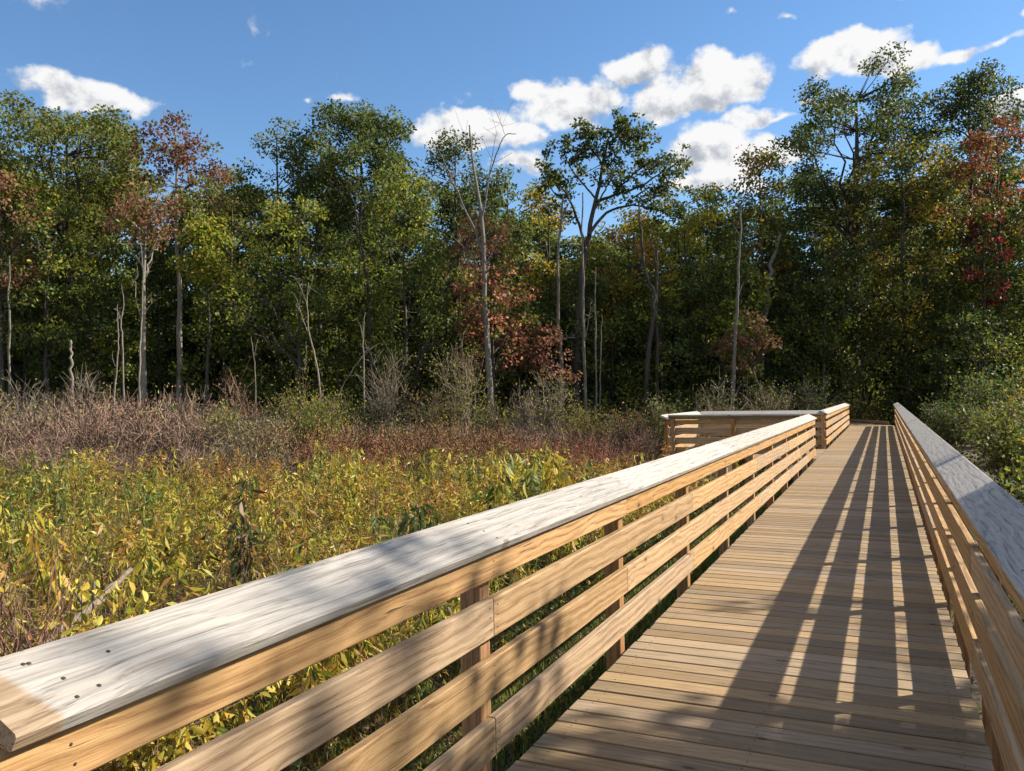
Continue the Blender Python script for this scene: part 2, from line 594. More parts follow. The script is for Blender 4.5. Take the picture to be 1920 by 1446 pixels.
# ------------------------------------------------------------------ ground and water
def build_ground():
    xs = np.concatenate([np.linspace(-700, -60, 9), np.linspace(-50, 50, 81), np.linspace(60, 700, 9)])
    ys = np.concatenate([np.linspace(-500, -30, 7), np.linspace(-20, 80, 81), np.linspace(90, 900, 10)])
    X, Y = np.meshgrid(xs, ys)
    Z = ZG + 0.04 * np.sin(X * 0.9 + 1.3 * np.sin(Y * 0.5)) * np.sin(Y * 0.8)
    # the wood stands on slightly higher ground than the marsh
    dep = X * C_F[0] + Y * C_F[1]
    Z = Z + np.clip((dep - 36) / 10, 0, 1) * 0.35
    V = np.stack([X, Y, Z], -1).reshape(-1, 3)
    nx, ny = len(xs), len(ys)
    i = (np.arange(ny - 1)[:, None] * nx + np.arange(nx - 1)[None, :]).ravel()
    Q = np.stack([i, i + 1, i + nx + 1, i + nx], -1)
    tag(obj('ground', mesh_np('ground', V, Q, smooth=True), ground_mat()), kind='structure')
    th = np.linspace(0, 2 * np.pi, 64, endpoint=False)
    r = 1 + 0.22 * np.sin(3 * th + 1) + 0.14 * np.sin(7 * th) + 0.08 * np.sin(13 * th + 2)
    P = np.stack([-1.0 + 2.1 * r * np.cos(th), 3.0 + 6.5 * r * np.sin(th), np.full(64, ZG + 0.055)], -1)
    me = bpy.data.meshes.new('water')
    me.from_pydata([tuple(p) for p in P] + [(-1.0, 3.0, ZG + 0.055)], [], [(k, (k + 1) % 64, 64) for k in range(64)])
    me.update()
    tag(obj('water', me, water_mat()), kind='structure')


build_ground()

# ------------------------------------------------------------------ boards


def board_mesh(name, L, Wd, T, ch=0.005, seed=0):
    """board of length L (x), width Wd (y), thickness T (z), chamfered edges, centred"""
    a, b = Wd / 2, T / 2
    prof = [(-a + ch, -b), (a - ch, -b), (a, -b + ch), (a, b - ch), (a - ch, b), (-a + ch, b), (-a, b - ch), (-a, -b + ch)]
    V = [(-L / 2, y, z) for y, z in prof] + [(L / 2, y, z) for y, z in prof]
    Fc = [(k, (k + 1) % 8, (k + 1) % 8 + 8, k + 8) for k in range(8)] + [tuple(range(7, -1, -1)), tuple(range(8, 16))]
    me = bpy.data.meshes.new(name)
    me.from_pydata(V, [], Fc)
    me.update()
    return me


_cache = {}


def board(name, L, Wd, T, mat, parent, loc, rot=(0, 0, 0), ch=0.005):
    key = (round(L, 3), round(Wd, 3), round(T, 3), mat.name, ch)
    if key not in _cache:
        _cache[key] = board_mesh(name, L, Wd, T, ch)
        _cache[key].materials.append(mat)
    o = bpy.data.objects.new(name, _cache[key])
    o.location = loc
    o.rotation_euler = rot
    return link(o, parent)


def screws(parent, pts, normal, r=0.0042):
    """heads of the screws of one board, just proud of its face (local points of the parent's space)"""
    if not pts:
        return
    nrm = Vector(normal)
    q = nrm.to_track_quat('Z', 'Y')
    V, Fc = [], []
    for p in pts:
        b0 = len(V)
        for k in range(6):
            a = k * math.pi / 3
            V.append(tuple(Vector(p) + q @ Vector((r * math.cos(a), r * math.sin(a), 0.0))))
        for k in range(6):
            a = k * math.pi / 3
            V.append(tuple(Vector(p) + q @ Vector((0.7 * r * math.cos(a), 0.7 * r * math.sin(a), 0.0012))))
        Fc += [tuple(b0 + 6 + k for k in range(6))] + [(b0 + k, b0 + (k + 1) % 6, b0 + 6 + (k + 1) % 6, b0 + 6 + k) for k in range(6)]
    me = bpy.data.meshes.new('screw_heads')
    me.from_pydata(V, [], Fc)
    me.update()
    o = obj('screw_heads', me, M_SCREW, parent)
    o['kind'] = 'stuff'


# ------------------------------------------------------------------ boardwalk deck
X_L, X_R = -1.409, 0.365
PITCH_PL = 0.1463


def deck():
    root = empty('boardwalk_deck', (0, 0, 0), label='long straight boardwalk deck of tan cross planks between two railings', cat='boardwalk', kind='structure')
    root['kind'] = 'structure'
    n0 = -8
    W = X_R - X_L
    y0 = 4.270 - PITCH_PL * 36
    k = 0
    while True:
        y = y0 + PITCH_PL * (k + n0) + PITCH_PL / 2
        if y > 39.05:
            break
        w_ = (0.1322, 0.1335, 0.1312, 0.1330, 0.1300)[(k * 7) % 5]
        o = board('plank', round(W + [0, .004, -.004, .008][k % 4], 3), w_, 0.032, M_DECK, root,
                  ((X_L + X_R) / 2 + random.uniform(-.003, .003), y + random.uniform(-.0015, .0015), -0.016 + random.uniform(-.0012, .0008)),
                  (random.uniform(-.004, .004), 0, random.uniform(-.0012, .0012)), 0.003)
        if y < 9:
            pts = [(sx + random.uniform(-.01, .01), sy + random.uniform(-.006, .006), 0.0162) for sx in (-0.80, -0.02, 0.78) for sy in (-.042, .042)]
            screws(o, pts, (0, 0, 1), 0.0045)
        k += 1
    for x in (X_L + 0.07, (X_L + X_R) / 2, X_R - 0.07):
        board('stringer', 41.0, 0.05, 0.19, M_BEAM, root, (x, 18.6, -0.13), (0, 0, math.pi / 2))
    y = -0.5
    while y < 39:
        board('cross_beam', 1.9, 0.09, 0.16, M_BEAM, root, ((X_L + X_R) / 2, y, -0.31))
        y += 3.2
    return root


deck()


def platform_deck():
    root = empty('lookout_deck', (0, 0, 0), label='small square lookout deck built out to the side of the boardwalk', cat='platform', kind='structure')
    x0, x1 = -4.72, X_L - 0.012
    y = 19.62
    while y < 23.1:
        board('plank', round(x1 - x0, 3), 0.138, 0.032, M_DECK, root, ((x0 + x1) / 2, y, -0.018 + random.uniform(-.001, .001)), (0, 0, random.uniform(-.001, .001)), 0.004)
        y += PITCH_PL
    for x in (-4.6, -3.2, -1.8):
        board('stringer', 3.5, 0.05, 0.19, M_BEAM, root, (x, 21.35, -0.135), (0, 0, math.pi / 2))
    for x in (-4.5, -1.9):
        for yy in (19.8, 22.9):
            board('support_post', 0.75, 0.1, 0.1, M_BEAM, root, (x, yy, -0.61), (0, math.pi / 2, 0))


platform_deck()

# after its far end the walk bends left into the wood
BEND = math.radians(24)


def bend_deck():
    root = empty('bending_walk', (0, 0, 0), label='shaded end of the walk turning aside into the dark wood', cat='boardwalk', kind='structure')
    pv = np.array([X_L, 39.10])
    u = np.array([-math.sin(BEND), math.cos(BEND)])
    r = np.array([math.cos(BEND), math.sin(BEND)])
    W = X_R - X_L
    # filler wedge in the corner
    a = pv + r * W
    me = bpy.data.meshes.new('corner_plank')
    top = [(pv[0] + .02, pv[1] + .012, 0), (X_R, pv[1] + .012, 0), (a[0], a[1] - .01, 0)]
    me.from_pydata([(x, y, -.004) for x, y, z in top] + [(x, y, -.036) for x, y, z in top], [], [(0, 1, 2), (5, 4, 3), (0, 3, 4, 1), (1, 4, 5, 2), (2, 5, 3, 0)])
    me.update()
    obj('corner_plank', me, M_DECK, root)
    for k in range(75):
        c = pv + r * W / 2 + u * (0.075 + PITCH_PL * k)
        board('plank', round(W, 3), 0.138, 0.032, M_DECK, root, (c[0], c[1], -0.018 + random.uniform(-.001, .001)), (0, 0, BEND), 0.004)
    for s, nm in ((0.03, 'kerb_board'), (W - 0.03, 'kerb_board')):
        c = pv + r * s + u * 5.5
        board(nm, 10.8, 0.06, 0.12, M_RAIL, root, (c[0], c[1], 0.10), (0, 0, BEND + math.pi / 2))
        for k in range(8):
            c = pv + r * s + u * (0.4 + 1.45 * k)
            board('kerb_block', 0.2, 0.058, 0.04, M_RAIL, root, (c[0], c[1], 0.019), (0, 0, BEND + math.pi / 2))


bend_deck()

# ------------------------------------------------------------------ railings
ROWS = [(0.787, 0.888), (0.556, 0.708), (0.324, 0.475), (0.094, 0.242)]   # four boards, under the cap
Z_CAP = 0.930
CAP_T = 0.038


def railing(name, label, p0, ang, length, side, posts, joints, cap_in, cap_out, cap_joints, cap_range=None, first_cap=None, screw_to=-1, top_mat=None, group='wooden railings of the boardwalk'):
    """a railing from p0 along direction ang (from +x); side = +1 when outside lies to the left of travel.
    local: x along, y outward*side, z up; the boards' inner face is at y = 0"""
    root = empty(name, (p0[0], p0[1], 0), label=label, cat='railing', group=group)
    root.rotation_euler = (0, 0, ang)
    s = side
    bt = 0.038
    for r_, (zb, zt) in enumerate(ROWS):
        js = [0.0] + [j for j in joints[r_] if 0.1 < j < length - 0.1] + [length]
        for a, b in zip(js[:-1], js[1:]):
            L = b - a - 0.005
            mat = (top_mat or M_RAIL_TOP) if r_ == 0 else M_RAIL
            o = board('rail_board', round(L, 3), zt - zb, bt, mat, root,
                      ((a + b) / 2, s * (bt / 2 + random.uniform(0, .002)), (zb + zt) / 2 + random.uniform(-.002, .002)),
                      (math.pi / 2, random.uniform(-.0008, .0008), 0))
            # local of the board: x along, y up, z = -world y
            pts = []
            for p in posts:
                if a - 0.05 <= p <= b + 0.05 and p < screw_to:
                    offs = [0.0]
                    x = p - (a + b) / 2
                    if abs(p - a) < 0.06: x = a + 0.03 - (a + b) / 2
                    if abs(p - b) < 0.06: x = b - 0.03 - (a + b) / 2
                    hh = (zt - zb) / 2
                    for yy in ((-.55 * hh, .1 * hh, .6 * hh) if hh > .06 else (-.4 * hh, .4 * hh)):
                        pts.append((x + random.uniform(-.006, .006), yy, s * (bt / 2 + 0.0006)))
            screws(o, pts, (0, 0, s), 0.0038)
    for p in posts:
        board('post', 1.70, 0.089, 0.089, M_POST, root, (p, s * (bt + 0.003 + 0.0445), 0.922 - 0.85), (0, math.pi / 2, 0), 0.004)
    ca, cb = cap_range if cap_range else (0.0, length)
    js = [ca] + [j for j in cap_joints if ca < j < cb] + [cb]
    # the cap is a board tilted towards the walk: inner top edge at y = -cap_in, outer edge higher
    wcap = 0.205
    tl = math.radians(26.0)
    yc = -cap_in + wcap / 2 * math.cos(tl) + CAP_T / 2 * math.sin(tl)
    zc = Z_CAP + wcap / 2 * math.sin(tl) - CAP_T / 2 * math.cos(tl)
    for i, (a, b) in enumerate(zip(js[:-1], js[1:])):
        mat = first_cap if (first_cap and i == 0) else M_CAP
        o = board('cap_board', round(b - a - 0.004, 3), wcap, CAP_T, mat, root,
                  ((a + b) / 2, s * yc, zc + random.uniform(-.0015, .0015)), (s * tl, random.uniform(-.0006, .0006), 0), 0.005)
        pts = []
        for p in posts:
            if a - 0.05 <= p <= b + 0.05 and p < screw_to:
                for yy in (-.33, -.05, .28):
                    pts.append((min(max(p, a + .06), b - .06) - (a + b) / 2 + random.uniform(-.02, .02), yy * wcap, CAP_T / 2 + 0.0004))
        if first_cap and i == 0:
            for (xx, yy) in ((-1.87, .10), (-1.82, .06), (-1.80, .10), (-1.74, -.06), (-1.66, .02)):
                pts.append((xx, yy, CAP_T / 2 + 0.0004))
        screws(o, pts, (0, 0, 1), 0.0052)
    return root


YU = math.pi / 2
PS = 1.83
# left, near: starts beside the camera, ends at the lookout; local x = world y + 1.46
lp = [y + 1.46 for y in np.arange(1.07 - PS, 19.2, PS)] + [20.80]
off = 1.46
railing('railing', 'long near wooden railing running from the lower left corner up to the lookout', (X_L - 0.006, -1.46), YU, 20.86, 1,
        [p for p in lp if p < 20.86],
        [[4.73 - 4.88 * 2 + off + 4.88 * k for k in range(8)], [2.90 - 3.66 + off + 3.66 * k for k in range(8)], [4.73 - 3.66 * 2 + off + 3.66 * k for k in range(8)], [2.90 - 3.66 + off + 3.66 * k for k in range(8)]],
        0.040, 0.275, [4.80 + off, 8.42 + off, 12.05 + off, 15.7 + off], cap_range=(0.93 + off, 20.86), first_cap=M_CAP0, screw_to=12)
# left, far: from the lookout to the end of the straight
railing('railing', 'short far railing between the lookout and the dark end of the walk', (X_L - 0.006, 23.12), YU, 15.6, 1,
        [0.06, 1.83, 3.66, 5.49, 7.32, 9.15, 10.98, 12.81, 14.64, 15.54], [[3.66, 7.32, 10.98], [1.83, 5.49, 9.15, 12.81], [3.66, 7.32, 10.98], [1.83, 5.49, 9.15, 12.81]], 0.040, 0.275, [3.66, 7.32, 10.98])
# right: whole length; local x = world y + 2
rp = [p + 2 for p in np.arange(6.54 - 4 * PS, 39, PS)]
rj = [[6.54 - 4 * PS + PS * q + 2 + 3.66 * k for k in range(12)] for q in (0, 1)]
railing('railing', 'railing along the right edge casting striped shadows over the planks', (X_R + 0.010, -2.0), YU, 41.0, -1, rp,
        [rj[0], rj[1], rj[0], rj[1]],
        0.045, 0.25, [p + 0.02 for p in rj[1]], screw_to=12, top_mat=M_RAIL)
# lookout: near, outer and far sides
railing('railing', 'shaded near side of the lookout railing, posts facing the camera', (X_L - 0.30, 19.50), math.pi, 3.02, 1,
        [0.12, 1.5, 2.92], [[1.5], [], [1.5], []], 0.040, 0.25, [])
railing('railing', 'sunlit outer side of the lookout railing seen through its near side', (-4.735, 19.46), YU, 3.70, 1,
        [0.12, 1.85, 3.58], [[], [1.85], [], [1.85]], 0.040, 0.25, [], cap_range=(-0.22, 3.95))
railing('railing', 'far side of the lookout railing joining the far railing at a corner', (X_L - 0.052, 23.165), math.pi, 3.28, -1,
        [0.14, 1.6, 3.1], [[1.6], [], [1.6], []], 0.040, 0.25, [])

# ------------------------------------------------------------------ trees
GREEN_D = [(0.028, 0.046, 0.016), (0.038, 0.060, 0.020), (0.052, 0.074, 0.026), (0.068, 0.086, 0.028)]
GREEN = [(0.050, 0.076, 0.022), (0.070, 0.098, 0.026), (0.095, 0.120, 0.030), (0.13, 0.142, 0.034)]
OLIVE = [(0.085, 0.095, 0.020), (0.11, 0.115, 0.024), (0.14, 0.135, 0.028), (0.075, 0.10, 0.020)]
YGREEN = [(0.15, 0.18, 0.028), (0.20, 0.21, 0.032), (0.11, 0.15, 0.025), (0.26, 0.23, 0.035)]
YELLOW = [(0.34, 0.26, 0.035), (0.42, 0.31, 0.045), (0.24, 0.22, 0.035), (0.36, 0.22, 0.035)]
ORANGE = [(0.34, 0.16, 0.035), (0.40, 0.20, 0.05), (0.26, 0.15, 0.03), (0.20, 0.16, 0.03)]
RED = [(0.19, 0.045, 0.032), (0.24, 0.065, 0.042), (0.15, 0.05, 0.035), (0.22, 0.10, 0.045)]
MAROON = [(0.15, 0.055, 0.048), (0.20, 0.085, 0.065), (0.12, 0.06, 0.04)]
SALMON = [(0.34, 0.14, 0.095), (0.40, 0.18, 0.125), (0.28, 0.10, 0.07)]
CRIMSON = [(0.25, 0.030, 0.038), (0.30, 0.045, 0.05), (0.18, 0.03, 0.03)]
RUSSET = [(0.21, 0.105, 0.070), (0.26, 0.14, 0.095), (0.17, 0.10, 0.06), (0.25, 0.11, 0.07)]
for _p in (GREEN_D, GREEN, OLIVE, YGREEN):
    for _i in range(len(_p)):
        _p[_i] = tuple(1.22 * c for c in _p[_i])
BARK_D = (0.075, 0.06, 0.048)
BARK_G = (0.20, 0.18, 0.16)
BARK_P = (0.27, 0.24, 0.205)


def bez(a, b, c, n):
    t = np.linspace(0, 1, n)[:, None]
    return (1 - t) ** 2 * a + 2 * t * (1 - t) * b + t ** 2 * c


def crown_tree(seed, h, zlo, rx, palette, palette2=None, mix2=0.25, top2=0.0, n_clump=110, per=64, leaf=0.18, clump=0.55,
               n_limb=9, trunk_r=0.16, bark=BARK_D, openness=0.0, shape=0.75, lean=0.0, fork=0.0, flat=0.7):
    """trunk + limbs mesh and crown mesh of one broadleaved tree, base at the origin"""
    rng = np.random.default_rng(seed)
    wood_ = Acc()
    nT = 12
    t = np.linspace(0, 1, nT)
    ztop = zlo + (h - zlo) * 0.86
    wig = np.cumsum(rng.normal(0, 0.035 * h / 12, (nT, 2)), 0)
    wig -= wig[0]
    TP = np.stack([wig[:, 0] + lean * t * h, wig[:, 1], t * ztop], 1)
    TR = trunk_r * (1 - 0.82 * t) * (1 + 0.35 * np.exp(-t * 14))
    V, Q = tube(TP, TR, 7)
    wood_.add(V, Q, bark)

    def trunk_at(z):
        f = np.clip(z / ztop, 0, 1) * (nT - 1)
        i = np.minimum(f.astype(int) if hasattr(f, 'astype') else int(f), nT - 2)
        u = f - i
        return TP[i] * (1 - u)[..., None] + TP[i + 1] * u[..., None] if hasattr(u, 'shape') and u.shape else TP[i] * (1 - u) + TP[i + 1] * u

    # clump centres in an uneven envelope
    ph = rng.uniform(0, 6.28, 6)
    m = n_clump * 3
    tz = rng.beta(1.1, 1.1, m)
    ang = rng.uniform(0, 2 * np.pi, m)
    prof = np.sin(np.pi * np.clip(0.22 + 0.66 * tz, 0, 1)) ** shape
    lump = 1 + 0.22 * np.sin(2 * ang + ph[0] + 3 * tz) + 0.18 * np.sin(3 * ang + ph[1] - 7 * tz) + 0.16 * np.sin(9 * tz + ph[2] + ang)
    rad = rx * prof * lump * rng.uniform(0.08, 1.0, m) ** 0.42 * 1.06
    cz = zlo + (h - zlo) * tz - 0.3 * clump
    base = trunk_at(cz)
    CC = np.stack([base[:, 0] + rad * np.cos(ang), base[:, 1] + rad * np.sin(ang), cz], 1)
    # thin out by distance so that the clumps keep gaps between them
    keep = [0]
    dmin = clump * (0.45 + openness)
    for i in range(1, m):
        if len(keep) >= n_clump:
            break
        d = CC[keep] - CC[i]
        if (np.einsum('ij,ij->i', d, d) > dmin * dmin).all():
            keep.append(i)
    CC = CC[keep]
    # limbs
    order = np.argsort(-np.hypot(CC[:, 0] - trunk_at(CC[:, 2])[:, 0], CC[:, 1] - trunk_at(CC[:, 2])[:, 1]) + rng.normal(0, 0.2 * rx, len(CC)))
    limb_pts, limb_r = [TP[t * ztop > zlo * 0.8]], [TR[t * ztop > zlo * 0.8]]
    for i in order[:n_limb]:
        e = CC[i]
        tr = trunk_at(np.array([e[2]]))[0]
        out = math.hypot(e[0] - tr[0], e[1] - tr[1])
        zs = max(zlo * 0.72, e[2] - out * rng.uniform(0.6, 1.3) - 0.3)
        zs = min(zs, ztop * 0.9)
        s_ = trunk_at(np.array([zs]))[0]
        c_ = (s_ + e) / 2 + np.array([0, 0, rng.uniform(-0.15, 0.18) * out])
        P = bez(s_, c_, e, 9)
        P[1:-1] += rng.normal(0, 0.03 * out + 0.02, (7, 3))
        r0 = trunk_r * (1 - 0.8 * zs / ztop) * rng.uniform(0.5, 0.75)
        R = np.linspace(r0, 0.02, 9)
        V, Q = tube(P, R, 5)
        wood_.add(V, Q, bark)
        limb_pts.append(P)
        limb_r.append(R)
    LP = np.concatenate(limb_pts)
    LR = np.concatenate(limb_r)
    for c in CC:
        dv = LP - c
        cost = np.linalg.norm(dv, axis=1) + np.clip(dv[:, 2] + 0.1, 0, None) * 1.5
        j = int(np.argmin(cost))
        s_ = LP[j]
        ln = np.linalg.norm(c - s_)
        if ln < 0.15:
            continue
        c_ = (s_ + c) / 2 + rng.normal(0, 0.10 * ln, 3) + np.array([0, 0, -0.08 * ln])
        P = bez(s_, c_, c, 5)
        V, Q = tube(P, np.linspace(min(LR[j] * 0.7, 0.012 + 0.014 * ln), 0.008, 5), 3)
        wood_.add(V, Q, bark)
    # leaves
    n = len(CC)
    size = clump * rng.uniform(0.65, 1.25, n)
    cnt = np.maximum((per * (size / clump) ** 2 * rng.uniform(0.7, 1.2, n)).astype(int), 8)
    idx = np.repeat(np.arange(n), cnt)
    N = len(idx)
    off_ = rng.normal(size=(N, 3))
    off_ = unit(off_) * rng.uniform(0.0, 1.0, (N, 1)) ** 0.45
    off_ *= np.stack([size[idx], size[idx], size[idx] * flat], 1)
    P = CC[idx] + off_
    D = unit(off_) * 0.6 + rng.normal(size=(N, 3)) * 0.7 + np.array([0, 0, -0.25])
    pal = pick(palette, N, rng)
    ctint = (1 + rng.normal(0, 0.14, (n, 1)))
    col = pal * ctint[idx]
    if palette2 is not None:
        p2 = pick(palette2, N, rng)
        tt = (CC[:, 2] - zlo) / (h - zlo)
        prob = np.clip(mix2 + top2 * (tt - 0.5) * 2 + rng.normal(0, 0.28, n), 0, 1)
        sel = rng.uniform(size=N) < np.where(prob > 0.5, 0.85, 0.12)[idx]
        col[sel] = p2[sel]
    ls = leaf * rng.uniform(0.7, 1.35, N)
    V, Q, C = leaves(P, D, ls, ls * 0.62, np.clip(col, 0.004, 0.8), 0.2, rng)
    return wood_.mesh('trunk', True), mesh_np('crown', V, Q, None, C)


def tree(px, depth, top, half, low, palette, label, seed, name='broadleaf_tree', cat='tree', group=None, base_px=None, **kw):
    """a tree whose crown is centred on photo column px, topping out at row top, half px wide, crown bottom at row low"""
    b = at_z(base_px if base_px else px, depth, ZG + 0.1 + min(max((depth - 36) / 10, 0), 1) * 0.2)
    h = pt(px, top, depth)[2] - b[2]
    zlo = max(0.25, pt(px, low, depth)[2] - b[2])
    rx = half * depth / F_PX
    r = empty(name, b, label=label, cat=cat, group=group)
    r.rotation_euler = (0, 0, random.uniform(0, 6.28) if 'lean' not in kw else -YAW)
    kw.setdefault('trunk_r', 0.009 * h + 0.02)
    vol = (h - zlo) * rx
    kw.setdefault('clump', 0.44 + 0.035 * rx + 0.012 * (h - zlo))
    kw.setdefault('n_clump', int(np.clip(vol * 5.2, 40, 300)))
    tm, cm = crown_tree(seed, h, zlo, rx, palette, **kw)
    obj('trunk', tm, M_BARK, r)
    obj('crown', cm, M_LEAF, r)
    return r


G_TALL = 'tall trees of the wood edge'
# px, depth, top row, half width, crown bottom row, palette, label, options
TREES = [
    (130, 43, 204, 165, 420, OLIVE, 'big spreading oak with olive crown at the left end of the wood', dict(palette2=GREEN, mix2=.4, n_limb=16, trunk_r=.3, openness=.15, n_clump=210, clump=.74, per=120)),
    (8, 37, 325, 85, 540, RUSSET, 'pinkish brown tree at the left edge of the picture', dict(palette2=OLIVE, mix2=.3)),
    (92, 38, 372, 80, 640, GREEN, 'bright green maple below the big spreading oak', dict(palette2=YGREEN, mix2=.25)),
    (345, 40, 216, 74, 425, MAROON, 'tall maple with dark red top and a long bare pale trunk', dict(palette2=OLIVE, mix2=.38, top2=-.45, bark=BARK_P, trunk_r=.19, base_px=333, shape=.6)),
    (278, 36, 335, 55, 445, RUSSET, 'small russet crown on a pale forked trunk beside the tall red maple', dict(palette2=OLIVE, mix2=.25, bark=BARK_P, trunk_r=.15, base_px=270, openness=.45, n_clump=34, per=48)),
    (388, 39, 400, 42, 520, YGREEN, 'small yellow green tree just right of the pale trunks', dict()),
    (440, 47, 305, 50, 560, OLIVE, 'olive tree in the dip of the tree line', dict(palette2=RUSSET, mix2=.15)),
    (527, 45, 222, 58, 470, GREEN_D, 'dark green tree with brownish windblown tip left of the tallest middle tree', dict(palette2=OLIVE, mix2=.3, top2=.3)),
    (690, 45, 192, 112, 470, GREEN, 'tallest green oak left of the grey dead tree', dict(palette2=GREEN_D, mix2=.5, n_limb=15, trunk_r=.26, openness=.15, n_clump=200, clump=.68, per=110)),
    (604, 47, 285, 62, 560, OLIVE, 'olive tree wedged between the dark tree and the tallest oak', dict(palette2=GREEN_D, mix2=.4)),
    (562, 38, 376, 98, 640, GREEN, 'broad maple with yellowing top in front of the middle of the wood', dict(palette2=YGREEN, mix2=.3, top2=.5)),
    (765, 39, 322, 90, 725, GREEN, 'dense deep green maple reaching almost to the ground left of the dead tree', dict(palette2=YGREEN, mix2=.15, top2=.3)),
    (872, 46, 252, 78, 520, GREEN_D, 'dark green tree directly behind the grey dead tree', dict(palette2=OLIVE, mix2=.3)),
    (925, 38, 402, 74, 690, SALMON, 'salmon red maple around the lower trunk of the dead tree', dict(palette2=OLIVE, mix2=.3, openness=.2, n_clump=80)),
    (962, 46, 308, 42, 560, GREEN, 'narrow green tree right of the dead tree', dict()),
    (1032, 43, 352, 52, 560, YELLOW, 'golden yellow tree left of the open crowned oak', dict(palette2=YGREEN, mix2=.45)),
    (1185, 44, 398, 80, 640, ORANGE, 'orange gold tree below the long limb of the open crowned oak', dict(palette2=YGREEN, mix2=.45)),
    (1300, 45, 352, 86, 600, YGREEN, 'yellow green tree right of the open crowned oak', dict(palette2=YELLOW, mix2=.2, top2=-.1)),
    (1352, 48, 345, 60, 620, GREEN, 'green tree peeping over the yellow green one', dict()),
    (1442, 43, 276, 62, 640, GREEN, 'slender green tree with browned tip beside the big right oak', dict(palette2=ORANGE, mix2=.12, top2=.6, openness=.12)),
    (1640, 47, 138, 160, 500, GREEN_D, 'huge dark oak towering over the end of the boardwalk', dict(palette2=OLIVE, mix2=.15, n_limb=22, trunk_r=.38, openness=.34, n_clump=190, clump=.78, per=150, base_px=1610, shape=.55, flat=.62)),
    (1832, 47, 122, 74, 330, GREEN_D, 'tall ragged oak top right of the huge dark oak', dict(palette2=OLIVE, mix2=.15, openness=.34, trunk_r=.24, n_clump=80, clump=.7, per=130, flat=.62)),
    (1705, 43, 255, 108, 640, OLIVE, 'yellow olive tree under the huge dark oak', dict(palette2=YELLOW, mix2=.42, openness=.08)),
    (1890, 41, 222, 100, 450, MAROON + RED, 'crimson maple at the right edge of the picture', dict(palette2=OLIVE, mix2=.4, top2=-.35)),
    (1850, 43, 390, 100, 720, GREEN, 'dark green tree below the crimson maple', dict(palette2=OLIVE, mix2=.4)),
    (1856, 40.5, 400, 34, 560, CRIMSON, 'narrow crimson creeper clad tree below the crimson maple', dict(palette2=GREEN_D, mix2=.4, n_clump=24)),
    (1548, 42, 440, 92, 740, OLIVE, 'drooping olive tree left of the dark end of the walk', dict(palette2=GREEN_D, mix2=.45)),
    (1402, 38, 578, 46, 690, RUSSET, 'small orange brown tree beside the dead pole', dict(palette2=OLIVE, mix2=.35, n_clump=26, openness=.2)),
    (1760, 42, 470, 90, 765, GREEN_D, 'deep green tree over the right side of the dark walk end', dict(palette2=OLIVE, mix2=.2)),
    (1030, 37.5, 610, 40, 700, MAROON, 'small purple pink sapling in front of the dark gap', dict(palette2=RUSSET, mix2=.4, n_clump=24, openness=.3, per=40)),
]
for i, (px, dep, top, half, low, pal, lab, kw) in enumerate(TREES):
    tree(px, dep, top, half, low, pal, lab, 100 + i, group=G_TALL, **kw)

# the middle storey fills the wood edge down to the ground
MID = [(45, 41, 470, 75), (165, 42, 430, 80), (228, 40, 520, 62), (300, 42, 450, 70), (420, 41, 500, 72), (490, 43, 470, 70), (640, 41, 500, 82), (705, 42, 450, 70),
       (830, 41, 470, 72), (985, 42, 470, 66), (1075, 41, 500, 66), (1150, 42, 520, 72), (1245, 41, 500, 78), (1325, 42, 470, 72), (1395, 41, 480, 62), (1480, 43, 430, 72),
       (1620, 44, 470, 74), (1930, 42, 470, 90), (-70, 41, 380, 110), (2010, 44, 330, 110)]
MIDPAL = [(GREEN_D, GREEN), (GREEN, OLIVE), (GREEN_D, YGREEN), (GREEN_D, OLIVE), (GREEN, YGREEN)]
NB = ['behind the left edge shrubs', 'under the big spreading oak', 'behind the white dead saplings', 'behind the pale trunks', 'under the dip of the tree line', 'under the dark windblown tree',
      'under the tallest oak', 'beside the deep green maple', 'behind the dead tree trunk', 'behind the salmon maple', 'left of the open crowned oak trunk', 'right of the open crowned oak trunk',
      'behind the dark twin trunk', 'under the yellow green tree', 'behind the dead pole', 'above the lookout', 'above the far railing', 'above the bushes on the right', 'past the left edge', 'past the right edge']
for i, (px, dep, top, half) in enumerate(MID):
    a, b = MIDPAL[i % 5]
    tree(px, dep, top, half, 790, a, 'shaded understorey tree ' + NB[i], 300 + i, name='understorey_tree', group='understorey trees of the wood', palette2=b, mix2=.35, trunk_r=.09)
tree(1838, 38.8, 575, 78, 775, GREEN_D, 'dark understorey tree shading the far end of the walk', 345, name='understorey_tree', group='understorey trees of the wood', palette2=OLIVE, mix2=.3, trunk_r=.09)
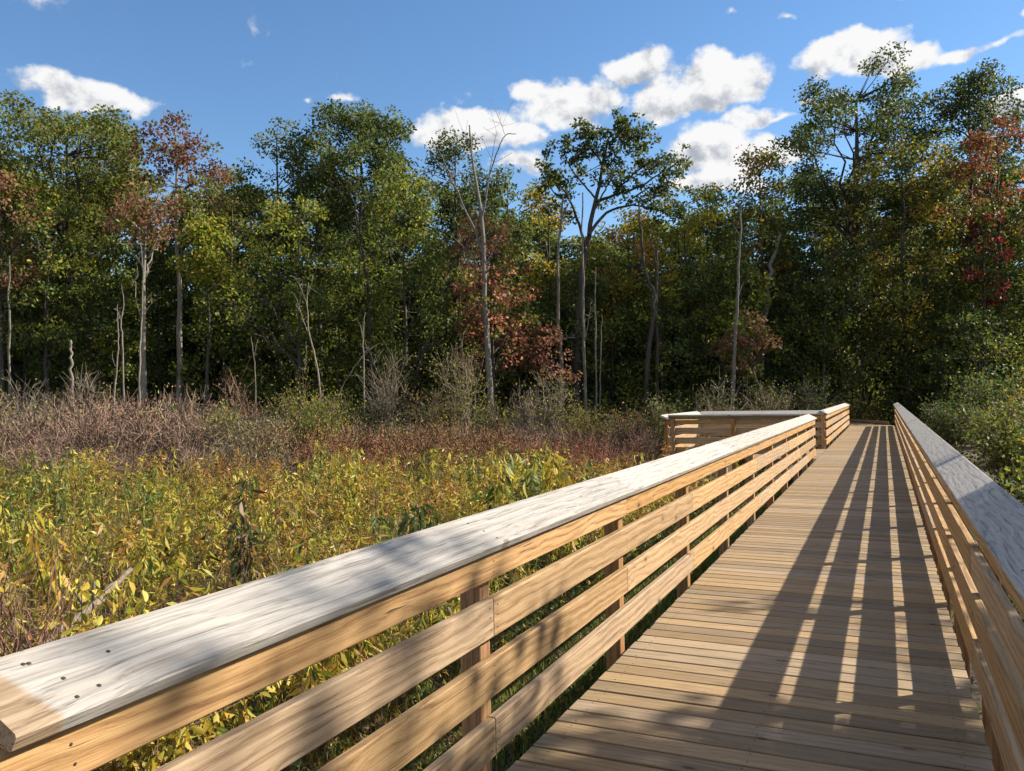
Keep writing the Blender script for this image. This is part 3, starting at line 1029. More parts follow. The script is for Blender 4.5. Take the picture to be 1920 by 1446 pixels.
# more of the same wood behind, closing it off
LM = ['the left edge bush', 'the spreading oak', 'the crooked sapling', 'the forked sapling', 'the pale trunks', 'the reddish bush', 'the leaning sapling', 'the drooping branch sapling', 'the tall bare bush',
      'the dead tree', 'the pink sapling', 'the open oak trunk', 'the twin trunk', 'the dead pole', 'the lookout', 'the far railing', 'the right railing']
BACK = [(-40, 54, 290, 120), (90, 56, 330, 110), (220, 53, 330, 100), (380, 55, 360, 95), (480, 57, 340, 95), (620, 54, 330, 105), (760, 56, 330, 100), (880, 55, 345, 95),
        (1000, 56, 390, 90), (1110, 54, 440, 95), (1220, 57, 410, 95), (1330, 55, 395, 95), (1430, 57, 390, 95), (1560, 56, 350, 110), (1690, 58, 330, 110), (1800, 56, 330, 110), (1940, 56, 300, 120)]
back0 = []
for i, (px, dep, top, half) in enumerate(BACK):
    a, b = MIDPAL[(i * 2) % 5]
    lab = 'dim tree deep inside the wood, showing through gaps above ' + LM[i]
    if i < 6:
        r = tree(px, dep, top, half, 720, a, lab, 400 + i, name='inner_tree', group='trees deep in the wood', palette2=b, mix2=.3, leaf=.26, per=70, trunk_r=.16)
        back0.append((r, half * dep, pt(px, top, dep)[2] - ZG))
    else:
        src, hw, hh = back0[(i * 5) % 6]
        c = src.copy()
        COL.objects.link(c)
        c.location = at_z(px, dep, ZG + .25)
        sr = half * dep / hw
        sh_ = (pt(px, top, dep)[2] - ZG) / hh
        c.scale = (sr, sr, sh_)
        c['label'] = lab
        c.rotation_euler = (0, 0, 1.7 * i)
        for ch in src.children:
            d = ch.copy()
            COL.objects.link(d)
            d.parent = c


low0 = []
for i in range(34):
    row, j = divmod(i, 17)
    px = -120 + 134 * j + (60 if row else 0)
    dep = 50.0 + 13 * row + (i * 7 % 5)
    top = (520, 470)[row] + (i * 37 % 60)
    lab = ('shadowy low tree closing the view behind ', 'farther shadowy tree dimly seen past ')[row] + LM[j]
    if i < 4:
        r = tree(px, dep, top, 105, 800, MIDPAL[i][0], lab, 450 + i, name='inner_tree', group='low trees deep in the wood', palette2=MIDPAL[i][1], mix2=.3, leaf=.28, per=70, trunk_r=.08, n_clump=260, clump=.75)
        low0.append((r, 105 * dep, pt(px, top, dep)[2] - ZG))
        continue
    src, hw, hh = low0[i % 4]
    c = src.copy()
    COL.objects.link(c)
    c.location = at_z(px, dep, ZG + .2)
    sr = 105 * dep / hw
    c.scale = (sr, sr, (pt(px, top, dep)[2] - ZG) / hh)
    c['label'] = lab
    c.rotation_euler = (0, 0, 2.1 * i)
    for ch in src.children:
        d = ch.copy()
        COL.objects.link(d)
        d.parent = c


# ------------------------------------------------------------------ hero oak with an open crown
def px_branch(acc, pts, depth, r0, r1, col, k=6, jd=0.5, seed=0, n=16):
    """a branch through photo columns/rows at about one depth, smoothed, tapered"""
    rng = np.random.default_rng(seed)
    P = np.array([pt(x, y, depth) for x, y in pts])
    dj = np.cumsum(rng.normal(0, jd * 0.25, len(P)))
    P += (dj - dj[0])[:, None] * C_F
    t0 = np.linspace(0, 1, len(P))
    t = np.linspace(0, 1, max(n, len(P) * 3))
    S = np.stack([np.interp(t, t0, P[:, a]) for a in range(3)], 1)
    for _ in range(2):
        S[1:-1] = 0.25 * S[:-2] + 0.5 * S[1:-1] + 0.25 * S[2:]
    S[1:-1] += rng.normal(0, r1 * 0.6 + 0.004, (len(S) - 2, 3))
    R = r0 + (r1 - r0) * t
    V, Q = tube(S, R, k)
    acc.add(V, Q, col)
    return S, R


def open_oak():
    D = 40.0
    acc = Acc()
    base = at_z(1080, D, ZG + .25)
    bpx = px_of(base)
    S0, _ = px_branch(acc, [(bpx[0], bpx[1]), (1082, 640), (1090, 520), (1104, 440), (1118, 375), (1128, 320), (1140, 265)], D, .20, .04, BARK_D, 8, .2, 1)
    limbs = [[(1104, 440), (1135, 395), (1185, 372), (1245, 385), (1275, 395)], [(1118, 378), (1150, 362), (1200, 352), (1240, 320), (1275, 302)], [(1098, 470), (1080, 410), (1060, 372), (1032, 340)],
             [(1118, 375), (1090, 340), (1068, 312), (1052, 290)], [(1125, 330), (1150, 300), (1172, 262), (1180, 236)], [(1130, 310), (1110, 280), (1090, 250)], [(1150, 362), (1190, 330), (1215, 300)],
             [(1185, 372), (1215, 350), (1235, 345), (1262, 340)], [(1112, 400), (1140, 345), (1160, 320)], [(1140, 270), (1160, 255), (1195, 262)], [(1060, 372), (1040, 360), (1018, 332)]]
    tips = []
    rng = np.random.default_rng(5)
    for i, l in enumerate(limbs):
        S, R = px_branch(acc, l, D + rng.normal(0, .3), .09 if i < 3 else .055, .018, BARK_D, 5, 1.6, 20 + i)
        m = len(S)
        tips += [S[-1]] + [S[int(m * q)] + rng.normal(0, .35, 3) for q in (.45, .55, .65, .75, .82, .88, .94)]
    tips += [S0[int(len(S0) * q)] + rng.normal(0, .5, 3) for q in (.8, .86, .92, .97, 1 - 1e-6)]
    extra = [(1035, 296), (1062, 270), (1100, 245), (1130, 240), (1186, 250), (1200, 268), (1240, 300), (1282, 300), (1262, 322), (1226, 372), (1180, 290), (1140, 300), (1110, 322), (1085, 330), (1150, 340), (1200, 322), (1215, 330),
             (1165, 240), (1098, 290), (1022, 322), (1046, 345), (1074, 350), (1170, 352), (1250, 350)]
    for x, y in extra:
        p = pt(x, y, D + rng.normal(0, 1.2))
        tips.append(p)
        j = int(np.argmin(np.linalg.norm(np.concatenate(acc.V)[:, :] - p, axis=1)))
        s_ = np.concatenate(acc.V)[j].astype(float)
        V, Q = tube(bez(s_, (s_ + p) / 2 + rng.normal(0, .12, 3), p, 5), np.linspace(.03, .012, 5), 3)
        acc.add(V, Q, BARK_D)
    T = np.array(tips)
    sub = np.repeat(T, 3, 0) + rng.normal(0, .30, (3 * len(T), 3))
    sub = sub[rng.uniform(size=len(sub)) < .62]
    idx = np.repeat(np.arange(len(sub)), rng.integers(14, 44, len(sub)))
    off_ = unit(rng.normal(size=(len(idx), 3))) * rng.uniform(0, 1, (len(idx), 1)) ** .5 * np.array([.30, .30, .20])
    P = sub[idx] + off_
    N = len(P)
    ls = .19 * rng.uniform(.7, 1.3, N)
    V, Q, C = leaves(P, off_ + rng.normal(0, .25, (N, 3)), ls, ls * .6, pick(GREEN_D + OLIVE[:2], N, rng), .2, rng)
    r = empty('oak_tree', base, label='open crowned oak with dark limbs and clumped leaves against the clouds', cat='tree', group=G_TALL)
    for nm, me, mt in (('trunk', acc.mesh('trunk', True), M_BARK), ('crown', mesh_np('crown', V, Q, None, C), M_LEAF)):
        o = obj(nm, me, mt, r)
        o.matrix_parent_inverse = Matrix.Translation(-Vector(base))


open_oak()


# ------------------------------------------------------------------ dead trees, poles and bare saplings
def px_tree(name, label, depth, branches, col, cat='dead tree', group='dead and bare trees at the wood edge', twigs=0, seed=0, tw_len=.5):
    """branches: (points, r0, r1); the first one is the trunk, its first point is put on the ground"""
    acc = Acc()
    rng = np.random.default_rng(seed)
    b = at_z(branches[0][0][0][0], depth, ZG)
    allS = []
    for i, (pts, r0, r1) in enumerate(branches):
        pts = list(pts)
        if i == 0:
            q = px_of(b)
            pts[0] = (q[0], q[1])
        S, R = px_branch(acc, pts, depth, r0, r1, col, 6 if i == 0 else 4, .5 if i else .15, seed * 31 + i)
        allS.append((S, R))
    for k in range(twigs):
        S, R = allS[rng.integers(1, len(allS)) if len(allS) > 1 else 0]
        j = rng.integers(len(S) // 3, len(S))
        d = unit(rng.normal(size=3) + np.array([0, 0, .6]))
        ln = tw_len * rng.uniform(.4, 1.3)
        P = bez(S[j], S[j] + d * ln * .5 + rng.normal(0, .06 * ln, 3), S[j] + d * ln + np.array([0, 0, .15 * ln]), 5)
        V, Q = tube(P, np.linspace(min(R[j] * .7, .02), .006, 5), 3)
        acc.add(V, Q, col)
    o = obj(name, acc.mesh(name, True), M_BARK)
    return tag(o, label, cat, group)


px_tree('dead_tree', 'tall grey dead tree with bare upswept branches in the middle of the wood edge', 36.5,
        [([(922, 760), (916, 660), (909, 560), (907, 470), (903, 400), (893, 340), (884, 290), (880, 234)], .15, .03),
         ([(907, 480), (890, 430), (868, 385), (850, 345), (832, 300), (814, 266)], .085, .025), ([(904, 410), (912, 370), (916, 330), (930, 290), (946, 252), (968, 252)], .07, .015),
         ([(914, 350), (922, 300), (931, 246)], .03, .012), ([(850, 345), (820, 330), (790, 318)], .03, .012), ([(909, 520), (890, 490), (872, 470), (858, 440)], .035, .012),
         ([(908, 500), (930, 460), (946, 425)], .04, .012), ([(897, 355), (880, 345), (862, 320)], .03, .01), ([(884, 290), (874, 262), (870, 246)], .02, .008), ([(946, 252), (942, 240), (938, 232)], .015, .008),
         ([(912, 600), (888, 560), (868, 520)], .03, .01), ([(906, 450), (880, 462), (866, 500), (858, 530)], .03, .01)], BARK_G, twigs=46, seed=1, tw_len=.9)
px_tree('dead_pole', 'thin straight dead pole trunk left of the lookout', 37,
        [([(1374, 770), (1378, 640), (1384, 500), (1388, 385)], .10, .04), ([(1382, 560), (1396, 530), (1408, 515)], .02, .01), ([(1386, 440), (1376, 425), (1370, 410)], .02, .01)], BARK_G, seed=2)
px_tree('bare_sapling', 'white forked sapling nearest the pale trunks on the left', 28,
        [([(261, 765), (262, 680), (264, 620), (266, 560), (268, 500), (262, 455)], .036, .012), ([(265, 595), (282, 570), (298, 558)], .018, .006), ([(265, 595), (254, 560), (250, 530), (240, 520)], .018, .006),
         ([(250, 530), (255, 515), (255, 497)], .01, .004), ([(266, 530), (274, 512), (284, 486)], .014, .005), ([(265, 590), (276, 565), (288, 548)], .012, .005)], BARK_P, 'sapling', twigs=14, seed=3, tw_len=.35)
px_tree('bare_sapling', 'white crooked sapling bending at its foot left of the forked one', 28,
        [([(208, 755), (216, 720), (222, 680), (226, 640), (222, 600), (222, 570)], .034, .012), ([(219, 690), (220, 675), (221, 660)], .014, .006), ([(222, 605), (217, 600), (215, 595)], .01, .005)], BARK_P, 'sapling', twigs=4, seed=4, tw_len=.3)
px_tree('bare_sapling', 'white upright sapling right beside the crooked one', 28.6,
        [([(236, 760), (233, 690), (230, 620), (228, 600), (234, 570), (230, 534)], .032, .01), ([(228, 604), (222, 590), (222, 578)], .014, .006)], BARK_P, 'sapling', twigs=3, seed=5, tw_len=.3)
px_tree('bare_sapling', 'leaning pale sapling forking into bare twigs left of the middle', 30,
        [([(606, 770), (600, 700), (588, 660), (576, 620), (574, 560), (577, 530)], .04, .012), ([(576, 620), (562, 590), (554, 560), (544, 545)], .02, .006), ([(575, 570), (566, 540), (554, 520)], .016, .006),
         ([(575, 560), (584, 530), (586, 515)], .014, .005), ([(574, 640), (572, 680), (570, 700)], .014, .01)], BARK_P, 'sapling', twigs=18, seed=6, tw_len=.4)
px_tree('bare_sapling', 'short forked pale stick between the shrubs left of the leaning sapling', 29,
        [([(480, 745), (479, 690), (477, 665), (472, 632)], .022, .008), ([(477, 668), (482, 650), (484, 636)], .013, .006)], BARK_P, 'sapling', seed=7)
px_tree('bare_sapling', 'slender pale sapling with a drooping side branch left of the bare bush', 31,
        [([(681, 775), (682, 690), (680, 640), (682, 600), (684, 585)], .034, .01), ([(680, 635), (674, 612), (668, 598)], .016, .006), ([(682, 712), (670, 704), (645, 705)], .014, .006), ([(682, 668), (694, 655), (706, 645)], .014, .006)], BARK_P, 'sapling', twigs=6, seed=8, tw_len=.35)
px_tree('fallen_branch', 'thin fallen branch leaning up between two saplings', 31, [([(606, 775), (640, 725), (672, 680), (694, 650)], .02, .01)], BARK_P, 'branch', seed=9)
px_tree('slender_trunk', 'brown slender trunk behind the drooping branch sapling', 39, [([(700, 770), (699, 690), (694, 600), (690, 520), (678, 470), (668, 400)], .13, .05), ([(690, 520), (672, 460), (664, 400), (672, 330)], .05, .02)], BARK_D, 'tree trunk', twigs=10, seed=10, tw_len=.7)
px_tree('slender_trunk', 'slender grey trunk with a bare left fork between dead tree and open oak', 38.5, [([(1056, 780), (1052, 690), (1046, 600), (1046, 500), (1050, 420), (1056, 366)], .11, .04), ([(1050, 420), (1062, 390), (1074, 368)], .04, .015), ([(1048, 640), (1066, 632), (1080, 634)], .025, .01)], BARK_G, 'tree trunk', twigs=12, seed=11, tw_len=.5)
px_tree('slender_trunk', 'pale slender trunk just right of the open oak trunk', 38, [([(1099, 775), (1096, 680), (1092, 600), (1094, 520), (1091, 440), (1093, 360)], .09, .03), ([(1096, 640), (1104, 600), (1108, 560)], .03, .012)], BARK_G, 'tree trunk', twigs=6, seed=12, tw_len=.5)
px_tree('slender_trunk', 'pair of thin pale poles between the two dark trunks', 38.2, [([(1119, 770), (1117, 660), (1116, 560), (1117, 500)], .05, .02), ([(1124, 770), (1126, 660), (1128, 590)], .045, .02)], BARK_G, 'tree trunk', seed=13)
px_tree('slender_trunk', 'dark curved twin trunk forking in front of the yellow green tree', 39.5, [([(1212, 790), (1212, 700), (1218, 630), (1226, 570), (1224, 540), (1206, 500), (1202, 440), (1198, 380)], .15, .04), ([(1226, 570), (1232, 520), (1232, 470)], .09, .04), ([(1206, 500), (1196, 470), (1190, 440)], .04, .015), ([(1232, 500), (1222, 460), (1214, 420)], .035, .015)], BARK_D, 'tree trunk', twigs=10, seed=14, tw_len=.7)
px_tree('slender_trunk', 'straight dark trunk standing behind the twin trunk', 39.8, [([(1231, 790), (1232, 690), (1232, 600), (1231, 520), (1232, 470)], .11, .06)], BARK_D, 'tree trunk', seed=15)
px_tree('slender_trunk', 'slanting grey trunk under the slender tree with browned tip', 42, [([(1420, 760), (1432, 600), (1440, 530), (1450, 480), (1462, 440)], .15, .09)], BARK_G, 'tree trunk', seed=16)
px_tree('dead_pole', 'broken pale snag above the bare bushes at far left', 33, [([(137, 740), (136, 700), (133, 660), (132, 638)], .06, .045)], BARK_P, seed=17)
px_tree('slender_trunk', 'thin shadowed trunk with a pale patch near the left picture edge', 36, [([(19, 745), (17, 650), (16, 560), (18, 480)], .06, .03)], BARK_G, 'tree trunk', seed=18)
px_tree('slender_trunk', 'second pale stem hugging the long bare trunk of the red maple', 39.6, [([(337, 760), (338, 640), (340, 540), (337, 500), (344, 440), (348, 380)], .035, .02)], BARK_P, 'tree trunk', seed=19)


# ------------------------------------------------------------------ shrubs
def shrub_geo(rng, h, r, n_stem, twig_per, col, leaf_pal=None, n_leaf=0, leaf=.05, thick=.012, k=3, fine=False):
    """multi-stemmed shrub: stems, twigs (acc) and optional leaves"""
    acc = Acc()
    tips = []
    for _ in range(n_stem):
        a = rng.uniform(0, 6.28)
        q = rng.uniform(.1, 1) ** .6
        e = np.array([math.cos(a) * r * q, math.sin(a) * r * q, h * rng.uniform(.6, 1.0) * (1 - .25 * q * q)])
        s_ = np.array([math.cos(a), math.sin(a), 0]) * r * .18 * rng.uniform(0, 1)
        P = bez(s_, np.array([e[0] * .35, e[1] * .35, e[2] * .6]), e, 6)
        P[1:] += rng.normal(0, .03 * h, (5, 3))
        cj = np.array(col) * rng.uniform(.7, 1.3)
        V, Q = tube(P, np.linspace(thick, thick * .35, 6), k) if k > 2 else ribbon(P, np.linspace(thick, thick * .35, 6))
        acc.add(V, Q, cj)
        for _ in range(twig_per):
            j = rng.uniform(.3, 1)
            b = P[min(int(j * 5), 5)]
            d = unit(rng.normal(size=3) * np.array([1, 1, .6]) + np.array([0, 0, .75]) + e * .12)
            ln = h * rng.uniform(.10, .28)
            T = np.stack([b, b + d * ln * .5 + rng.normal(0, .05 * ln, 3), b + d * ln + rng.normal(0, .10 * ln, 3)])
            V, Q = ribbon(T, np.array([thick * .5, thick * .4, thick * .22]))
            acc.add(V, Q, cj)
            tips += [T[1], T[2]]
    lv = None
    if leaf_pal is not None and n_leaf:
        T = np.array(tips)
        P = T[rng.integers(0, len(T), n_leaf)] + rng.normal(0, .07 * h ** .5, (n_leaf, 3))
        ls = leaf * rng.uniform(.6, 1.4, n_leaf)
        lv = leaves_fine(P, rng.normal(size=(n_leaf, 3)) + np.array([0, 0, -.9]), ls, ls * .48, pick(leaf_pal, n_leaf, rng), rng) if fine else \
            leaves(P, rng.normal(size=(n_leaf, 3)) + np.array([0, 0, -.2]), ls, ls * .5, pick(leaf_pal, n_leaf, rng), .2, rng)
    return acc, lv


def shrub(px, depth, top, half, col, label, seed, leaf_pal=None, n_leaf=0, leaf=.07, n_stem=26, tw=14, thick=.016, name='shrub', group='shrubs before the wood', cat='shrub'):
    b = at_z(px, depth)
    h = pt(px, top, depth)[2] - b[2]
    acc, lv = shrub_geo(np.random.default_rng(seed), h, half * depth / F_PX, n_stem, tw, col, leaf_pal, n_leaf, leaf, thick)
    r = empty(name, b, label=label, cat=cat, group=group)
    obj('branches', acc.mesh('branches'), M_TWIG, r)
    if lv:
        obj('foliage', mesh_np('foliage', lv[0], lv[1], None, lv[2]), M_LEAF, r)
    return r


TW_G, TW_P, TW_B = (0.225, 0.18, 0.145), (0.28, 0.18, 0.135), (0.15, 0.105, 0.07)
FADED = [(0.20, 0.16, 0.045), (0.14, 0.13, 0.04), (0.24, 0.15, 0.06), (0.11, 0.11, 0.035)]
SHRUBS = [
    (60, 31, 690, 62, TW_G, 'bare grey bush at far left before the dark trunks', None, 0), (150, 31, 668, 48, TW_G, 'bare grey bush around the broken snag', FADED, 120),
    (345, 31, 706, 52, TW_G, 'bare grey bush at the foot of the pale trunks', None, 0), (452, 29, 690, 48, TW_P, 'reddish twiggy bush right of the pale trunks', RUSSET, 700),
    (560, 29, 690, 62, TW_B, 'yellow green bush at the foot of the leaning sapling', YGREEN + FADED, 2600), (640, 30, 712, 40, TW_B, 'small yellow green bush under the fallen branch', YGREEN, 900),
    (728, 31, 640, 42, TW_G, 'tall bare bush with few faded leaves left of the dead tree', FADED, 380), (868, 31, 610, 52, TW_G, 'tall olive twiggy bush directly left of the dead tree', FADED + YGREEN, 1700),
    (800, 30, 700, 60, TW_B, 'dusky brown bush between the tall bare and olive bushes', FADED, 900), (985, 29, 705, 26, TW_G, 'thin bush with yellow leaf tufts right of the dead tree', YELLOW, 160),
    (1035, 30, 680, 52, TW_G, 'grey twiggy bush with yellow tip below the pink sapling', FADED + YGREEN, 900), (1105, 29, 745, 60, TW_B, 'low brown green bush left of the lookout', FADED + OLIVE, 1800),
    (1180, 28, 755, 58, TW_B, 'dark bush in front of the twin trunk', GREEN_D + RUSSET, 1900), (1255, 27.5, 730, 52, TW_B, 'dark green bush beside the lookout corner', GREEN_D + OLIVE, 2000),
    (1345, 30, 700, 56, TW_G, 'grey twiggy bush behind the lookout', GREEN_D + FADED, 1300), (1445, 32, 690, 60, TW_G, 'pale twigged bush behind the far lookout side', GREEN_D + FADED, 1300),
    (1530, 36, 690, 50, TW_B, 'shadowed bush behind the far railing', GREEN_D, 1800), (690, 30.5, 745, 52, TW_B, 'dark green clump at the foot of the drooping branch sapling', GREEN_D, 1500),
    (418, 24, 752, 46, TW_B, 'rounded olive yellow shrub in the brush right of the pale trunks', YGREEN + FADED, 1900), (592, 25, 738, 60, TW_B, 'wide olive yellow shrub in front of the leaning sapling', YGREEN + OLIVE, 2400), (505, 23, 775, 44, TW_P, 'low rusty shrub between two olive yellow ones', RUSSET + FADED, 1500),
    (930, 30, 742, 50, TW_B, 'dusky green bush around the foot of the dead tree', GREEN_D + FADED, 1400),
]
for i, (px, dep, top, half, col, lab, lp_, nl) in enumerate(SHRUBS):
    shrub(px, dep, top, half, col, lab, 600 + i, lp_, nl, .085)

# right-hand bushes beside the railing
def right_bush(x, y, h, r, lab, seed, pal, nl, leaf=.075, col=TW_B, n_stem=26):
    acc, lv = shrub_geo(np.random.default_rng(seed), h, r, n_stem, 16, col, pal, nl, leaf, .012)
    e = empty('shrub', (x, y, ZG), label=lab, cat='shrub', group='bushes right of the boardwalk')
    obj('branches', acc.mesh('branches'), M_TWIG, e)
    if lv:
        obj('foliage', mesh_np('foliage', lv[0], lv[1], None, lv[2]), M_LEAF, e)


RB = [(1.9, 11.2, 1.5, .9, 'low green bush under the cap of the right railing', GREEN + GREEN_D, 3800, .08), (2.35, 13.0, 1.85, 1.15, 'leafy green bush close behind the right railing', GREEN + YGREEN, 5200, .085), (3.2, 16.5, 2.35, 1.4, 'bright yellow green bush behind the near right one', YGREEN + GREEN, 4600, .09),
      (2.1, 9.3, 1.35, .95, 'low dark leafed bush at the right picture edge', GREEN_D + GREEN, 4200, .08), (2.6, 21, 2.1, 1.2, 'green bush farther along the right railing', GREEN + OLIVE, 3600, .09),
      (4.6, 24, 3.8, 1.6, 'tall bush with rusty yellow leaves on the right', FADED + YELLOW, 2600, .09), (3.3, 28, 2.6, 1.4, 'dusky bush right of the far boards', OLIVE + FADED, 2600, .09),
      (5.6, 31, 4.2, 1.9, 'big olive bush under the crimson maple', OLIVE + GREEN_D, 4200, .11), (2.4, 34, 2.3, 1.3, 'dark bush beside the end of the right railing', GREEN_D, 3000, .1), (4.2, 38, 3.6, 2.0, 'dark thicket bush past the end of the right railing', GREEN_D + GREEN, 4200, .12)]
for i, (x, y, h, r, lab, pal, nl, lf) in enumerate(RB):
    right_bush(x, y, h, r, lab, 700 + i, pal, nl, lf)

# shade trees on the right, behind the picture edge, whose crowns dapple the near boards
for i, (x, y, h, zl, r, lab) in enumerate([(6.1, 7.6, 7.0, 2.7, 1.45, 'small dense maple close to the right railing shading the nearest planks'), (9.2, 9.8, 11.0, 5.2, 2.6, 'green maple standing right of the boardwalk, dappling the near boards'), (12.8, 9.0, 13.5, 5.0, 3.4, 'larger maple behind the one that dappled the near boards')]):
    tm, cm = crown_tree(900 + i, h, zl, r, GREEN, palette2=YGREEN, mix2=.3, n_clump=(120, 26, 24)[i], per=60, leaf=.17, clump=(.42, .62, .62)[i], trunk_r=.14, openness=(-.1, .4, .4)[i])
    e = empty('broadleaf_tree', (x, y, ZG), label=lab, cat='tree', group='shade trees right of the boardwalk')
    obj('trunk', tm, M_BARK, e)
    obj('crown', cm, M_LEAF, e)


# ------------------------------------------------------------------ thicket and meadow (nobody could count these)
def patch(x, y, s=1.0, ph=0.0):
    return (np.sin(x * .9 * s + 1.7 * np.sin(y * .6 * s + ph) + ph) + np.sin(y * 1.1 * s + 1.3 * np.sin(x * .7 * s + 2 * ph)) + .7 * np.sin((x + y) * 2.1 * s + ph)) / 2.7


def scatter(n, d0, d1, x0, x1, rng, power=2.0):
    """ground points in the part of the marsh the picture sees, by depth and photo column"""
    d = (rng.uniform(d0 ** power, d1 ** power, n)) ** (1 / power)
    px = rng.uniform(x0, x1, n)
    P = C_P[None] + d[:, None] * (C_F[None] + ((px - 960) / F_PX)[:, None] * C_R[None])
    P[:, 2] = ZG
    return P, d, px


def replicate(protos, P, rot, scl, which, tints):
    Vs, Qs, Cs, n = [], [], [], 0
    for k, (V, Q, C) in enumerate(protos):
        s_ = np.nonzero(which == k)[0]
        if not len(s_):
            continue
        c, s = np.cos(rot[s_]), np.sin(rot[s_])
        X = V[None, :, 0] * c[:, None] - V[None, :, 1] * s[:, None]
        Y = V[None, :, 0] * s[:, None] + V[None, :, 1] * c[:, None]
        Z = np.broadcast_to(V[None, :, 2], X.shape)
        VV = np.stack([X, Y, Z], -1) * scl[s_][:, None, :] + P[s_][:, None, :]
        m = len(V)
        QQ = Q[None] + (np.arange(len(s_)) * m)[:, None, None] + n
        CC = np.clip(C[None] * tints[s_][:, None, :], .004, .8)
        Vs.append(VV.reshape(-1, 3)); Qs.append(QQ.reshape(-1, 4)); Cs.append(CC.reshape(-1, 3))
        n += m * len(s_)
    return np.concatenate(Vs), np.concatenate(Qs), np.concatenate(Cs)


def proto_join(acc, lv):
    V, Q, C = np.concatenate(acc.V), np.concatenate(acc.Q), np.concatenate(acc.C)
    if lv is None:
        return V, Q, C
    return np.concatenate([V, lv[0]]), np.concatenate([Q, lv[1] + len(V)]), np.concatenate([C, lv[2]])


def thicket():
    rng = np.random.default_rng(41)
    br = [proto_join(*shrub_geo(rng, 1.0, .42, 11, 6, TW_P, RUSSET + FADED, 40, .045, .008, 2)) for _ in range(4)]
    br += [proto_join(*shrub_geo(rng, 1.0, .42, 9, 6, TW_G, FADED + YGREEN, 130, .05, .0075, 2)) for _ in range(2)]
    P, d, px = scatter(1600, 19.4, 34.5, -160, 1330, rng, 1.6)
    topz = np.interp(px, [-160, 0, 330, 420, 600, 800, 1000, 1300], [2.75, 2.7, 2.6, 2.2, 1.8, 1.5, 1.4, 1.3])
    h = topz * np.clip(.42 + (d - 19.4) / 7.5, .42, 1.0) * rng.uniform(.62, 1.2, len(P)) * (1 + .16 * patch(P[:, 0], P[:, 1], .6, 2.2))
    keep = ~((px > 1180) & (d < 25))
    yel = patch(P[:, 0], P[:, 1], .35, 1.0) + np.where((px > 400) & (px < 660), .55, 0)
    which = np.where(yel + rng.normal(0, .35, len(P)) > .55, 4 + rng.integers(0, 2, len(P)), rng.integers(0, 4, len(P)))
    t = np.ones((len(P), 3)) * rng.uniform(.75, 1.25, (len(P), 1))
    # reddish low growth right of the grey shrubs
    red = (px > 560) & (d < 26)
    t[red] *= np.array([1.2, .74, .55])
    V, Q, C = replicate(br, P[keep], rng.uniform(0, 6.28, keep.sum()), np.stack([h * .9, h * .9, h], 1)[keep], which[keep], t[keep])
    tag(obj('shrub_thicket', mesh_np('shrub_thicket', V, Q, None, C), M_TWIG), 'band of bare greyish and russet shrubs between meadow and wood', 'thicket', kind='stuff')


thicket()


def herb_proto(rng, n_leaf, pal, h=1.0, leaf=.15, stem=(.15, .115, .05), droop=1.0, heads=0, lean=.10, wid=1.0):
    acc = Acc()
    n = 7
    t = np.linspace(0, 1, n)
    bx, by = rng.normal(0, lean, 2)
    P = np.stack([bx * t ** 2, by * t ** 2, h * t * (1 - .06 * t)], 1)
    V, Q = ribbon(P, np.linspace(.006, .002, n))
    acc.add(V, Q, stem)
    ts = np.clip(rng.beta(2.0, 1.1, n_leaf), .08, 1)
    B = np.stack([bx * ts ** 2, by * ts ** 2, h * ts * (1 - .06 * ts)], 1)
    a = np.arange(n_leaf) * 2.4 + rng.normal(0, .4, n_leaf)
    D = np.stack([np.cos(a), np.sin(a), rng.uniform(-3.0, .1, n_leaf) * droop], 1)
    ls = leaf * (1.15 - .55 * ts) * rng.uniform(.7, 1.3, n_leaf)
    lv = leaves(B + unit(D) * .012, D, ls, ls * wid * rng.uniform(.13, .22, n_leaf), pick(pal, n_leaf, rng, .15), .25, rng)
    if heads:
        e = P[-1]
        Hp = e + rng.normal(0, .035, (heads, 3))
        l2 = leaves(Hp, rng.normal(size=(heads, 3)), np.full(heads, .022), np.full(heads, .015), pick([(.25, .15, .06), (.16, .1, .04)], heads, rng), .2, rng)
        lv = (np.concatenate([lv[0], l2[0]]), np.concatenate([lv[1], l2[1] + len(lv[0])]), np.concatenate([lv[2], l2[2]]))
    return proto_join(acc, lv)


H_YG = [(.31, .285, .045), (.39, .34, .052), (.24, .245, .04), (.44, .36, .06)]
H_Y = [(.44, .31, .045), (.50, .36, .055), (.38, .25, .04)]
H_G = [(.085, .13, .032), (.12, .155, .036), (.065, .10, .028)]
H_O = [(.34, .165, .045), (.27, .12, .045), (.32, .20, .05), (.21, .11, .045)]
H_B = [(.11, .075, .038), (.155, .10, .05), (.085, .058, .033)]


